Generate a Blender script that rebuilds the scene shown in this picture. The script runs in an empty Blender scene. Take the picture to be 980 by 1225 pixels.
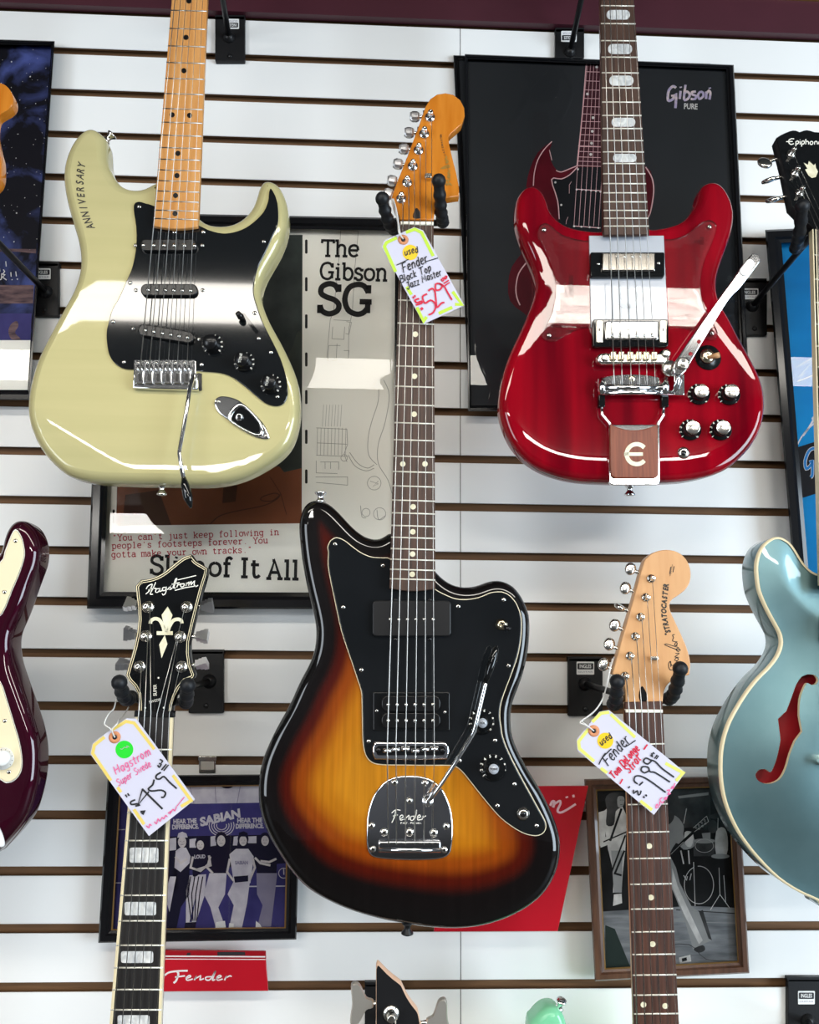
import bpy, math, random
import numpy as np
from mathutils import Vector, Matrix
from mathutils.geometry import delaunay_2d_cdt, tessellate_polygon

sc = bpy.context.scene
COL = sc.collection
random.seed(4)
rad = math.radians

# ------------------------------------------------------------------ camera
FPX = 980.0
CAM = Vector((0.0, -1.2478, 1.5))
_p, _yaw, _roll = 0.16222863, -0.03914707, 0.0096925
_B = Matrix(((1, 0, 0), (0, 0, -1), (0, 1, 0)))
RC = (Matrix.Rotation(_yaw, 3, 'Z') @ Matrix.Rotation(_p, 3, 'X') @ _B @ Matrix.Rotation(_roll, 3, 'Z'))
cd = bpy.data.cameras.new('camera'); cd.sensor_fit = 'HORIZONTAL'; cd.sensor_width = 36.0; cd.lens = 36.0 * FPX / 980.0
cd.clip_start = 0.02
cam = bpy.data.objects.new('camera', cd); COL.objects.link(cam)
cam.matrix_world = Matrix.Translation(CAM) @ RC.to_4x4()
sc.camera = cam

# ------------------------------------------------------------------ light
sc.view_settings.view_transform = 'Standard'; sc.view_settings.look = 'None'
sc.view_settings.gamma = 1.0; sc.view_settings.use_curve_mapping = False
sc.view_settings.exposure = 0.0
w = bpy.data.worlds.new('world'); sc.world = w; w.use_nodes = True
w.node_tree.nodes['Background'].inputs[0].default_value = (0.75, 0.85, 1.0, 1)
w.node_tree.nodes['Background'].inputs[1].default_value = 0.35
sc.cycles.max_bounces = 8; sc.cycles.sample_clamp_indirect = 6.0
sc.cycles.use_denoising = True


def area(name, loc, sx, sy, rot, power, col):
    l = bpy.data.lights.new(name, 'AREA'); l.shape = 'RECTANGLE'; l.size = sx; l.size_y = sy
    l.energy = power; l.color = col
    o = bpy.data.objects.new(name, l); COL.objects.link(o); o.location = loc; o.rotation_euler = rot
    return o


# row of fluorescent fixtures along the ceiling, parallel to the slat wall
area('ceiling_light_row', (0.1, -2.35, 2.80), 4.2, 0.38, (0, 0, 0), 94, (1.0, 0.95, 0.86))
# bright transom glazing at the back of the shop, two runs with a gap between them
area('transom_left', (-1.9, -5.7, 2.70), 2.3, 0.17, (rad(90), 0, 0), 40, (1.0, 0.97, 0.92))
area('transom_right', (1.65, -5.7, 2.70), 2.2, 0.17, (rad(90), 0, 0), 40, (1.0, 0.97, 0.92))
# shop windows to the right: cool daylight
area('window_daylight', (3.4, -2.6, 1.35), 1.8, 2.2, (rad(90), 0, rad(55)), 170, (0.74, 0.88, 1.0))
# fill light added on the left to brighten the wall, no window known
area('fill_light_left', (-3.7, -3.6, 1.35), 2.2, 2.2, (rad(90), 0, rad(-48)), 120, (0.84, 0.92, 1.0))


# ------------------------------------------------------------------ pixel -> place
def ray(px, py):
    return RC @ Vector(((px - 490) / FPX, -(py - 612.5) / FPX, -1.0))


def to_px(p):
    c = RC.transposed() @ (p - CAM)
    return (490 + FPX * c.x / -c.z, 612.5 - FPX * c.y / -c.z)


class Pl:
    """a plane standing d in front of the wall; tx leans its top to the viewer, tz turns it"""
    def __init__(s, d, tx=0, tz=0, piv=None):
        M = Matrix.Rotation(rad(tz), 3, 'Z') @ Matrix.Rotation(rad(tx), 3, 'X')
        s.u = M @ Vector((1, 0, 0)); s.w = M @ Vector((0, 0, 1)); s.n = M @ Vector((0, -1, 0))
        s.p = Vector((0, -d, 1.5))
        if piv:
            v = ray(*piv); s.p = CAM + v * ((-d - CAM.y) / v.y)

    def P(s, px, py, h=0.0):
        v = ray(px, py)
        return CAM + v * ((s.p + s.n * h - CAM).dot(s.n) / v.dot(s.n))

    def uv(s, px, py, h=0.0):
        r = s.P(px, py, h) - s.p
        return (r.dot(s.u), r.dot(s.w))

    def at(s, q, h):
        return s.p + s.u * q[0] + s.w * q[1] + s.n * h

    def mpp(s, px, py):
        q = s.P(px, py) - CAM
        return -(RC.transposed() @ q).z / FPX


_v = RC.transposed() @ Vector((0, 1, 0))
VP = (490 + FPX * _v.x / -_v.z, 612.5 - FPX * _v.y / -_v.z)


def K(x0, y0, s):
    return lambda *p: [(x0 + p[i] / s, y0 + p[i + 1] / s) for i in range(0, len(p), 2)]


def S(pts, k=6, closed=True):
    """smooth curve through points"""
    n = len(pts); out = []
    for i in range(n if closed else n - 1):
        g = lambda j: pts[j % n] if closed else pts[max(0, min(n - 1, j))]
        a, b, c, d = g(i - 1), g(i), g(i + 1), g(i + 2)
        for t in range(k):
            t /= k
            out.append(tuple(0.5 * (2 * b[q] + (c[q] - a[q]) * t + (2 * a[q] - 5 * b[q] + 4 * c[q] - d[q]) * t * t
                                    + (3 * b[q] - a[q] - 3 * c[q] + d[q]) * t ** 3) for q in range(len(b))))
    if not closed:
        out.append(tuple(pts[-1]))
    return out


def circ(cx, cy, r, n=28, ry=None):
    ry = ry or r
    return [(cx + r * math.cos(2 * math.pi * i / n), cy + ry * math.sin(2 * math.pi * i / n)) for i in range(n)]


def rr(x0, y0, x1, y1, r, n=5):
    o = []
    for cx, cy, a0 in ((x1 - r, y0 + r, -90), (x1 - r, y1 - r, 0), (x0 + r, y1 - r, 90), (x0 + r, y0 + r, 180)):
        for i in range(n + 1):
            a = rad(a0 + 90 * i / n); o.append((cx + r * math.cos(a), cy + r * math.sin(a)))
    return o


def rot(pts, c, ang):
    a = rad(ang); ca, sa = math.cos(a), math.sin(a)
    return [(c[0] + (x - c[0]) * ca - (y - c[1]) * sa, c[1] + (x - c[0]) * sa + (y - c[1]) * ca) for x, y in pts]


def lerp(a, b, t):
    return a + (b - a) * t


# ------------------------------------------------------------------ materials
def _nodes(name):
    m = bpy.data.materials.new(name); m.use_nodes = True
    return m, m.node_tree.nodes, m.node_tree.links, m.node_tree.nodes['Principled BSDF']


def mat(name, col, rough=0.4, metal=0.0, coat=0.0, col2=None, scale=(1, 1, 1), detail=4, lo=0.35, hi=0.65, bump=0.0,
        spec=0.5, ns=1.0, croug=0.03, dist=0.0, emit=0):
    m, N, L, b = _nodes(name)
    b.inputs['Base Color'].default_value = (*col, 1); b.inputs['Roughness'].default_value = rough
    b.inputs['Metallic'].default_value = metal; b.inputs['Coat Weight'].default_value = coat
    b.inputs['Coat Roughness'].default_value = croug; b.inputs['Specular IOR Level'].default_value = 0.0 if coat >= 0.8 else spec
    tc = N.new('ShaderNodeTexCoord'); mp = N.new('ShaderNodeMapping'); nz = N.new('ShaderNodeTexNoise')
    mp.inputs['Scale'].default_value = scale
    nz.inputs['Scale'].default_value = ns; nz.inputs['Detail'].default_value = detail; nz.inputs['Distortion'].default_value = dist
    L.new(tc.outputs['Object'], mp.inputs['Vector']); L.new(mp.outputs['Vector'], nz.inputs['Vector'])
    r = N.new('ShaderNodeValToRGB')
    r.color_ramp.elements[0].position = lo; r.color_ramp.elements[1].position = hi
    c2 = col2 or tuple(min(1, c * 1.06) for c in col)
    r.color_ramp.elements[0].color = (*col, 1); r.color_ramp.elements[1].color = (*c2, 1)
    L.new(nz.outputs['Fac'], r.inputs['Fac']); L.new(r.outputs['Color'], b.inputs['Base Color'])
    if bump:
        bp = N.new('ShaderNodeBump'); bp.inputs['Strength'].default_value = bump; bp.inputs['Distance'].default_value = 0.002
        L.new(nz.outputs['Fac'], bp.inputs['Height']); L.new(bp.outputs['Normal'], b.inputs['Normal'])
    return m


def s2l(*c):
    return tuple(((x / 255) / 12.92 if x <= 10 else ((x / 255 + 0.055) / 1.055) ** 2.4) for x in c)


def clear(name, tint=(1, 1, 1), haze=0.0, hcol=(1, 1, 1), rough=0.0, ior=1.5):
    """thin clear sheet: sees through, mirrors by Fresnel"""
    m, N, L, b = _nodes(name)
    t = N.new('ShaderNodeBsdfTransparent'); t.inputs[0].default_value = (*tint, 1)
    g = N.new('ShaderNodeBsdfGlossy'); g.inputs['Roughness'].default_value = rough
    f = N.new('ShaderNodeFresnel'); f.inputs['IOR'].default_value = ior
    mx = N.new('ShaderNodeMixShader'); d = N.new('ShaderNodeBsdfDiffuse'); d.inputs[0].default_value = (*hcol, 1)
    mh = N.new('ShaderNodeMixShader'); mh.inputs[0].default_value = haze
    L.new(t.outputs[0], mh.inputs[1]); L.new(d.outputs[0], mh.inputs[2])
    L.new(f.outputs[0], mx.inputs[0]); L.new(mh.outputs[0], mx.inputs[1]); L.new(g.outputs[0], mx.inputs[2])
    L.new(mx.outputs[0], N['Material Output'].inputs['Surface'])
    return m


def burst(name, stops):
    """sunburst lacquer: colour follows the distance to the body's rim"""
    m, N, L, b = _nodes(name)
    a = N.new('ShaderNodeAttribute'); a.attribute_name = 'rim'
    r = N.new('ShaderNodeValToRGB'); r.color_ramp.interpolation = 'EASE'
    while len(r.color_ramp.elements) < len(stops): r.color_ramp.elements.new(0.5)
    for e, (p, c) in zip(r.color_ramp.elements, stops): e.position = p; e.color = (*c, 1)
    mm = N.new('ShaderNodeMath'); mm.operation = 'MULTIPLY'; mm.inputs[1].default_value = 10.0
    L.new(a.outputs['Fac'], mm.inputs[0]); L.new(mm.outputs[0], r.inputs['Fac'])
    tc = N.new('ShaderNodeTexCoord'); mp = N.new('ShaderNodeMapping'); nz = N.new('ShaderNodeTexNoise')
    mp.inputs['Scale'].default_value = (190, 1, 7); nz.inputs['Scale'].default_value = 1; nz.inputs['Detail'].default_value = 5
    L.new(tc.outputs['Object'], mp.inputs['Vector']); L.new(mp.outputs['Vector'], nz.inputs['Vector'])
    mr = N.new('ShaderNodeMapRange'); mr.inputs['From Min'].default_value = 0.3; mr.inputs['From Max'].default_value = 0.7
    mr.inputs['To Min'].default_value = 0.78; mr.inputs['To Max'].default_value = 1.08
    L.new(nz.outputs['Fac'], mr.inputs['Value'])
    mx = N.new('ShaderNodeMix'); mx.data_type = 'RGBA'; mx.blend_type = 'MULTIPLY'; mx.inputs[0].default_value = 1.0
    L.new(r.outputs['Color'], mx.inputs[6]); L.new(mr.outputs['Result'], mx.inputs[7])
    L.new(mx.outputs[2], b.inputs['Base Color'])
    b.inputs['Roughness'].default_value = 0.45; b.inputs['Specular IOR Level'].default_value = 0.05; b.inputs['Coat Weight'].default_value = 1.0; b.inputs['Coat Roughness'].default_value = 0.02
    return m


MT = {}
def D(k, *a, **kw):
    if k.startswith(('print_', 'bw_')): kw.setdefault('spec', 0.12)
    MT[k] = mat(k, *a, **kw)


D('slat_white', s2l(241, 241, 239), 0.35, ns=3, col2=s2l(244, 244, 242))
D('mdf', s2l(114, 80, 48), 0.75, col2=s2l(96, 66, 38), scale=(4, 60, 60), ns=3)
D('maroon', s2l(72, 28, 40), 0.45, ns=8, col2=s2l(66, 25, 36))
D('gilt', s2l(170, 130, 75), 0.35, 0.6)
D('black_frame', (0.007, 0.007, 0.008), 0.14, spec=0.35)
D('black_satin', (0.009, 0.009, 0.010), 0.36, spec=0.3)
D('black_coat', (0.008, 0.008, 0.009), 0.45, bump=0.08, ns=400, spec=0.3)
D('rubber', (0.007, 0.008, 0.010), 0.5, spec=0.35, bump=0.12, ns=260)
D('black_gloss', (0.006, 0.0065, 0.007), 0.1, coat=1.0)
D('black_plastic', (0.007, 0.007, 0.0075), 0.25, spec=0.35)
D('guard_black', (0.007, 0.008, 0.009), 0.06, coat=0.6)
D('chrome', (0.88, 0.88, 0.89), 0.09, 1.0)
D('nickel', (0.76, 0.73, 0.67), 0.2, 1.0)
D('arm_chrome', (0.60, 0.60, 0.61), 0.1, 1.0)
D('satin_chrome', (0.80, 0.80, 0.82), 0.34, 1.0)
D('satin_nickel', (0.60, 0.56, 0.50), 0.42, 0.9)
D('pickup_nickel', (0.36, 0.34, 0.31), 0.14, 1.0)
D('brass', (0.72, 0.64, 0.46), 0.2, 1.0)
D('steel_string', (0.50, 0.48, 0.45), 0.28, 1.0)
D('fret_wire', (0.88, 0.84, 0.72), 0.3, 0.35)
D('bone', s2l(238, 232, 214), 0.35)
D('cream', s2l(231, 216, 178), 0.35, coat=0.4)
D('cream_edge', s2l(225, 213, 182), 0.4)
D('white_plastic', s2l(232, 232, 230), 0.3, coat=0.3)
D('silver_panel', s2l(172, 176, 184), 0.2, coat=0.5)
D('pearl', s2l(176, 178, 180), 0.2, coat=0.7, col2=s2l(236, 236, 232), scale=(90, 90, 60), ns=1, dist=1.5, lo=0.3, hi=0.7)
D('pearl_cream', s2l(220, 212, 178), 0.25, coat=0.4, col2=s2l(240, 234, 206), ns=120)
D('aged_silver', s2l(182, 174, 126), 0.38, 0.12, 1.0, col2=s2l(189, 180, 132), scale=(2, 2, 40), ns=1, detail=3)
D('cherry', (0.10, 0.0006, 0.005), 0.4, 0.0, 1.0, col2=(0.33, 0.002, 0.010), scale=(26, 26, 2.2), ns=1, detail=3, lo=0.3, hi=0.74, croug=0.02)
D('burgundy', (0.026, 0.002, 0.008), 0.35, 0.3, 1.0, col2=(0.034, 0.003, 0.010), croug=0.02)
D('pelham', (0.155, 0.265, 0.28), 0.36, 0.88, 1.0, col2=(0.175, 0.29, 0.305), ns=30, croug=0.02)
D('fhole_red', (0.30, 0.004, 0.008), 0.5)
D('mint', s2l(134, 220, 172), 0.35, 0, 1.0)
D('maple', s2l(203, 140, 78), 0.35, 0, 0.8, col2=s2l(214, 156, 94), scale=(120, 120, 9), ns=1, croug=0.06)
D('maple_amber', s2l(190, 110, 30), 0.3, 0, 0.9, col2=s2l(206, 128, 44), scale=(90, 90, 10), ns=1, croug=0.05)
D('maple_pale', s2l(204, 150, 98), 0.4, 0, 0.4, col2=s2l(213, 162, 110), scale=(90, 90, 9), ns=1, croug=0.1)
D('mahogany', s2l(92, 44, 28), 0.4, 0, 0.6, col2=s2l(112, 56, 34), scale=(90, 90, 9), ns=1)
D('rosewood', s2l(46, 29, 21), 0.5, col2=s2l(84, 56, 43), scale=(420, 420, 14), ns=1, detail=5, lo=0.3, hi=0.72)
D('rosewood_warm', s2l(46, 27, 20), 0.5, col2=s2l(92, 54, 38), scale=(380, 380, 16), ns=1, detail=5, lo=0.3, hi=0.72)
D('ebony', s2l(26, 24, 24), 0.4, col2=s2l(40, 37, 36), scale=(380, 380, 14), ns=1)
D('rosewood_plate', s2l(108, 50, 30), 0.4, col2=s2l(134, 68, 42), scale=(300, 300, 14), ns=1)
D('wood_frame', s2l(74, 48, 34), 0.35, 0, 0.4, col2=s2l(96, 64, 46), scale=(160, 160, 20), ns=1)
D('wood_tip', s2l(196, 148, 104), 0.4)
D('paper', s2l(200, 198, 214), 0.7)
D('marker_lime', s2l(186, 216, 62), 0.6)
D('marker_yellow', s2l(214, 214, 104), 0.6)
D('marker_amber', s2l(222, 196, 98), 0.6)
D('sticker_yellow', s2l(232, 192, 14), 0.5)
D('sticker_green', s2l(12, 204, 34), 0.5)
D('eyelet', s2l(208, 138, 96), 0.7)
D('ink', (0.012, 0.012, 0.016), 0.6)
D('ink_red', s2l(206, 22, 60), 0.6)
D('ink_pink', s2l(226, 96, 150), 0.6)
D('twine', s2l(214, 212, 208), 0.8)
D('label_white', s2l(226, 226, 224), 0.5)
D('decal_gold', s2l(150, 110, 30), 0.4)
D('decal_dark', (0.02, 0.016, 0.01), 0.4)
D('decal_white', s2l(236, 233, 222), 0.4)
D('red_sign', s2l(186, 14, 34), 0.3, coat=0.3)
D('red_sign_dark', s2l(150, 8, 24), 0.3, coat=0.3)
D('sign_white', s2l(230, 224, 222), 0.4)
D('pale_wood_edge', s2l(214, 178, 150), 0.4)
D('ceiling_tile', s2l(52, 52, 51), 0.9, ns=30)
D('shop_floor', s2l(36, 34, 32), 0.6, ns=6)
D('shop_wall', s2l(70, 71, 73), 0.8, ns=4)
D('shop_wall_dark', s2l(70, 72, 78), 0.8, ns=0.9, col2=s2l(150, 152, 160), detail=3)
# prints
D('print_silver', s2l(247, 247, 240), 0.5, ns=9, col2=s2l(249, 249, 243))
D('print_dark', s2l(34, 40, 40), 0.5, ns=14, col2=s2l(58, 66, 64))
D('print_floor', s2l(104, 58, 38), 0.5, ns=9, col2=s2l(132, 76, 50))
D('print_brown_dk', s2l(70, 40, 30), 0.5)
D('print_ink', s2l(30, 29, 30), 0.5)
D('print_line', s2l(160, 160, 156), 0.5)
D('print_redtype', s2l(178, 44, 62), 0.5)
D('print_black', s2l(52, 55, 60), 0.5, ns=2, col2=s2l(44, 48, 52))
D('print_cherry', s2l(104, 14, 34), 0.5, ns=14, col2=s2l(74, 8, 24))
D('print_pinkline', s2l(232, 190, 196), 0.5)
D('print_neck', s2l(70, 34, 44), 0.5)
D('print_white', s2l(228, 228, 228), 0.5)
D('print_iris', s2l(190, 180, 216), 0.4, col2=s2l(236, 222, 226), ns=90, lo=0.4, hi=0.6)
D('print_blue', s2l(0, 132, 198), 0.5, ns=4, col2=s2l(0, 146, 212), scale=(1, 1, 2))
D('print_navy', s2l(22, 24, 30), 0.5)
D('print_logo_blue', s2l(40, 132, 206), 0.5)
D('print_logo_red', s2l(206, 34, 44), 0.5)
D('print_space', s2l(17, 17, 28), 0.5, ns=15, col2=s2l(96, 112, 190), detail=8, lo=0.47, hi=0.78, dist=0.6)
D('print_nebula', s2l(92, 84, 130), 0.5, ns=40, col2=s2l(196, 190, 220), detail=6, lo=0.45, hi=0.8)
D('print_rose', s2l(138, 112, 112), 0.5, ns=30, col2=s2l(70, 56, 66), scale=(1, 1, 5))
D('print_indigo', s2l(52, 50, 106), 0.5, ns=18, col2=s2l(70, 66, 128))
D('print_lilac', s2l(184, 180, 194), 0.5, ns=60, col2=s2l(214, 211, 218), lo=0.3, hi=0.7)
D('print_skin', s2l(192, 186, 190), 0.5, ns=120, col2=s2l(212, 206, 206))
D('print_grey', s2l(132, 128, 152), 0.5, ns=60, col2=s2l(140, 136, 158))
D('print_nearblack', s2l(24, 22, 46), 0.5)
D('bw_black', s2l(22, 23, 24), 0.5, ns=25, col2=s2l(38, 40, 42))
D('bw_dark', s2l(84, 86, 88), 0.5, ns=25, col2=s2l(40, 42, 44))
D('bw_mid', s2l(172, 176, 178), 0.5, ns=25, col2=s2l(156, 160, 162))
D('bw_light', s2l(236, 238, 238), 0.5, ns=50, col2=s2l(198, 200, 200))
D('bw_floor', s2l(162, 168, 174), 0.5, ns=14, col2=s2l(110, 116, 122), scale=(1, 1, 6))
D('bw_green', s2l(48, 62, 60), 0.5)
MT['glazing'] = clear('glazing', ior=1.45)
MT['acrylic'] = clear('acrylic', tint=(1, 1, 1), haze=0.02, hcol=(0.9, 0.4, 0.4), ior=1.33)
MT['sunburst'] = burst('sunburst', [(0.0, (0.003, 0.0025, 0.0025)), (0.20, (0.004, 0.0025, 0.0025)), (0.34, (0.060, 0.004, 0.001)),
                                    (0.50, (0.235, 0.043, 0.002)), (0.76, (0.42, 0.142, 0.005)), (1.0, (0.50, 0.19, 0.008))])


# ------------------------------------------------------------------ mesh builder
class B:
    def __init__(s, m='black_plastic'):
        s.v = []; s.f = []; s.fm = []; s.fs = []; s.ms = []; s.at = {}; s.m(m)

    def m(s, k):
        if k not in s.ms: s.ms.append(k)
        s.c = s.ms.index(k); return s

    def add(s, vs, fs, smooth=True):
        o = len(s.v); s.v += [Vector(q) for q in vs]
        for f in fs:
            s.f.append([i + o for i in f]); s.fm.append(s.c); s.fs.append(smooth)
        return o

    # flat outline filled on a plane
    def poly(s, pts, pl, h=0.0):
        q = [pl.uv(x, y, h) for x, y in pts]
        if sum(q[i][0] * q[(i + 1) % len(q)][1] - q[(i + 1) % len(q)][0] * q[i][1] for i in range(len(q))) < 0: q.reverse()
        vs = [pl.at(a, h) for a in q]
        tr = tessellate_polygon([[Vector((a[0], a[1], 0)) for a in q]])
        fs = []
        for t in tr:
            a, b, c = (q[i] for i in t)
            cr = (b[0] - a[0]) * (c[1] - a[1]) - (b[1] - a[1]) * (c[0] - a[0])
            fs.append(list(t) if cr > 0 else [t[0], t[2], t[1]])
        s.add(vs, fs, False); return s

    # flat ribbon along a line (writing, printed lines)
    def stroke(s, pts, w, pl, h=0.0, k=0, closed=False, taper=None):
        if k: pts = S(pts, k, closed)
        n = len(pts); q = [Vector((*p, 0)) for p in pts]
        L, R = [], []
        for i in range(n):
            a = q[i - 1] if (i or closed) else q[i]; b = q[(i + 1) % n] if (i < n - 1 or closed) else q[i]
            d1 = (q[i] - a); d2 = (b - q[i]); d = d1.normalized() + d2.normalized()
            if d.length < 1e-6: d = d2 if d2.length else Vector((1, 0, 0))
            d.normalize(); nn = Vector((-d.y, d.x, 0))
            ww = w[i] if isinstance(w, (list, tuple)) else w
            if taper: ww = w * taper(i / max(1, n - 1))
            c = abs(d.dot((d2 if d2.length else d1).normalized())); ww = ww / 2 / max(0.6, c)
            L.append(q[i] + nn * ww); R.append(q[i] - nn * ww)
        vs = [pl.P(p.x, p.y, h) for p in L] + [pl.P(p.x, p.y, h) for p in R]
        fs = [[i, (i + 1) % n, n + (i + 1) % n, n + i] for i in range(n if closed else n - 1)]
        s.add(vs, fs, False)
        return s

    # solid plate with an outline given in the photo, standing between heights h0..h1 over a plane
    def plate(s, pts, pl, h0, h1, bf=0.0, bb=0.0, seg=3, auto=False, grid=0.0, warp=None, hole=None, rim=False, back=True, sidem=None, belly=None):
        n = len(pts)
        ar = sum(pts[i][0] * pts[(i + 1) % n][1] - pts[(i + 1) % n][0] * pts[i][1] for i in range(n))
        if ar > 0: pts = pts[::-1]          # counter-clockwise as seen (image y points down)
        q = []
        for i in range(n):
            x, y = pts[i]; h = h1 - bf
            if auto:
                a, b = pts[i - 2], pts[(i + 2) % n]
                nx, ny = -(b[1] - a[1]), (b[0] - a[0]); l = math.hypot(nx, ny) or 1
                dx, dy = VP[0] - x, VP[1] - y; l2 = math.hypot(dx, dy) or 1
                t = ((nx * dx + ny * dy) / l / l2 + 0.15) / 0.3
                t = min(1, max(0, t)); t = t * t * (3 - 2 * t)
                h = lerp(h1 - bf, h0 + bb, t)
            q.append(pl.uv(x, y, h))
        if auto: q = untangle(q)
        q = np.array(q); n = len(q)
        e = np.roll(q, -1, 0) - q; ln = np.hypot(e[:, 0], e[:, 1]); ln[ln == 0] = 1; e /= ln[:, None]
        en = np.stack([e[:, 1], -e[:, 0]], 1); vn = en + np.roll(en, 1, 0)
        vl = np.hypot(vn[:, 0], vn[:, 1]); vl[vl < 0.6] = 0.6; vn = vn / vl[:, None]
        vn = vn * (2 / np.maximum(vl, 1.0))[:, None] if bf or bb else vn
        if bf or bb:
            mlen = np.hypot(vn[:, 0], vn[:, 1]); vn *= np.minimum(1, 1.5 / np.maximum(mlen, 1e-6))[:, None]
        rings = []
        if bf:
            for i in range(seg + 1):
                a = math.pi / 2 * i / seg; rings.append((bf * (1 - math.sin(a)), h1 - bf * (1 - math.cos(a))))
        else: rings.append((0, h1))
        if bb:
            for i in range(seg + 1):
                a = math.pi / 2 * i / seg; rings.append((bb * (1 - math.cos(a)), h0 + bb * (1 - math.sin(a))))
        else: rings.append((0, h0))
        W = warp or (lambda a, h: 0.0)

        def bel(d, h):      # the face falls away gently towards the rim
            return -belly[1] * max(0.0, 1 - d / belly[0]) ** 2 if belly and h > h1 - bf * 1.01 else 0.0
        vs = []; rimv = []
        for ins, h in rings:
            for j in range(n):
                a = q[j] - vn[j] * ins
                vs.append(pl.at(a, h + W(a, h) + bel(ins, h))); rimv.append(ins)
        fs = [[i * n + j, (i + 1) * n + j, (i + 1) * n + (j + 1) % n, i * n + (j + 1) % n] for i in range(len(rings) - 1) for j in range(n)]
        cm = s.c
        if sidem: s.m(sidem)
        o = s.add(vs, fs, True)
        s.c = cm
        if rim:
            for i, x in enumerate(rimv): s.at[o + i] = x
        f = [q[j] - vn[j] * rings[0][0] for j in range(n)]
        if grid:
            lo, hi = q.min(0), q.max(0)
            seglen2 = np.maximum(((np.roll(q, -1, 0) - q) ** 2).sum(1), 1e-12)

            def dist(p):
                d = p - q; t = np.clip((d * (np.roll(q, -1, 0) - q)).sum(1) / seglen2, 0, 1)
                r = d - (np.roll(q, -1, 0) - q) * t[:, None]
                return math.sqrt((r * r).sum(1).min())
            V = [Vector(a) for a in f]; E = [(j, (j + 1) % n) for j in range(n)]
            hq = None
            if hole:
                hq = [pl.uv(x, y, h1) for x, y in hole]; b0 = len(V)
                V += [Vector(a) for a in hq]; E += [(b0 + j, b0 + (j + 1) % len(hq)) for j in range(len(hq))]
            fa = np.array([tuple(a) for a in f])
            xs = np.arange(lo[0], hi[0], grid); ys = np.arange(lo[1], hi[1], grid)
            for x in xs:
                for y in ys:
                    if inside((x, y), fa) and dist(np.array((x, y))) > rings[0][0] + grid * 0.5:
                        V.append(Vector((x, y)))
            ov, oe, of, *_ = delaunay_2d_cdt(V, E, [], 1, 1e-7)
            vs = []; rv = []
            for a in ov:
                d = dist(np.array((a.x, a.y))); rv.append(d)
                vs.append(pl.at(a, h1 + W(np.array((a.x, a.y)), h1) + bel(d, h1)))
            fs = []
            for t in of:
                c = sum((ov[i] for i in t), Vector((0, 0))) / len(t)
                if hq is not None and inside((c.x, c.y), np.array(hq)): continue
                if not inside((c.x, c.y), fa): continue
                a, b, c = ov[t[0]], ov[t[1]], ov[t[2]]
                fs.append(list(t) if (b - a).cross(c - a) > 0 else list(t)[::-1])
            o = s.add(vs, fs, True)
            if rim:
                for i, x in enumerate(rv): s.at[o + i] = x * (rim(ov[i]) if callable(rim) else 1.0)
        else:
            tr = tessellate_polygon([[Vector((a[0], a[1], 0)) for a in f]])
            fs = []
            for t in tr:
                a, b, c = (f[i] for i in t)
                cr = (b[0] - a[0]) * (c[1] - a[1]) - (b[1] - a[1]) * (c[0] - a[0])
                fs.append(list(t) if cr > 0 else [t[0], t[2], t[1]])
            s.add([pl.at(a, h1 + W(a, h1)) for a in f], fs, False)
        if back:
            g = [q[j] - vn[j] * rings[-1][0] for j in range(n)]
            tr = tessellate_polygon([[Vector((a[0], a[1], 0)) for a in g]])
            fs = []
            for t in tr:
                a, b, c = (g[i] for i in t)
                cr = (b[0] - a[0]) * (c[1] - a[1]) - (b[1] - a[1]) * (c[0] - a[0])
                fs.append(list(t) if cr < 0 else [t[0], t[2], t[1]])
            o = s.add([pl.at(a, rings[-1][1]) for a in g], fs, False)
            if rim:
                for i in range(n): s.at[o + i] = 0.0
        return s

    def lathe(s, c, ax, prof, seg=20, smooth=True):
        ax = ax.normalized(); t = ax.orthogonal().normalized(); b = ax.cross(t)
        vs = []; fs = []
        for r, h in prof:
            for i in range(seg):
                a = 2 * math.pi * i / seg
                vs.append(c + ax * h + (t * math.cos(a) + b * math.sin(a)) * max(r, 1e-6))
        for k in range(len(prof) - 1):
            for i in range(seg):
                j = (i + 1) % seg; fs.append([k * seg + i, k * seg + j, (k + 1) * seg + j, (k + 1) * seg + i])
        fs.append(list(range(seg))[::-1]); fs.append([(len(prof) - 1) * seg + i for i in range(seg)])
        s.add(vs, fs, smooth); return s

    def ball(s, c, r, ax=Vector((0, -1, 0)), n=8, sq=1.0):
        return s.lathe(c, ax, [(r * math.sin(math.pi * i / n), -r * sq * math.cos(math.pi * i / n)) for i in range(n + 1)], 16)

    def tube(s, pts, r, seg=8, flat=1.0, up=None):
        pts = [Vector(p) for p in pts]; n = len(pts)
        rs = r if isinstance(r, (list, tuple)) else [r] * n
        t0 = (pts[1] - pts[0]).normalized()
        nb = (up - t0 * up.dot(t0)).normalized() if up else t0.orthogonal().normalized()
        vs = []; fs = []
        for i in range(n):
            t = ((pts[min(i + 1, n - 1)] - pts[i]).normalized() + (pts[i] - pts[max(i - 1, 0)]).normalized()).normalized()
            nb = (nb - t * nb.dot(t)).normalized(); bb = t.cross(nb)
            for k in range(seg):
                a = 2 * math.pi * k / seg
                vs.append(pts[i] + (nb * math.cos(a) + bb * math.sin(a) * flat) * rs[i])
        for i in range(n - 1):
            for k in range(seg):
                j = (k + 1) % seg; fs.append([i * seg + k, i * seg + j, (i + 1) * seg + j, (i + 1) * seg + k])
        fs.append(list(range(seg))[::-1]); fs.append([(n - 1) * seg + k for k in range(seg)])
        s.add(vs, fs, True); return s

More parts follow.
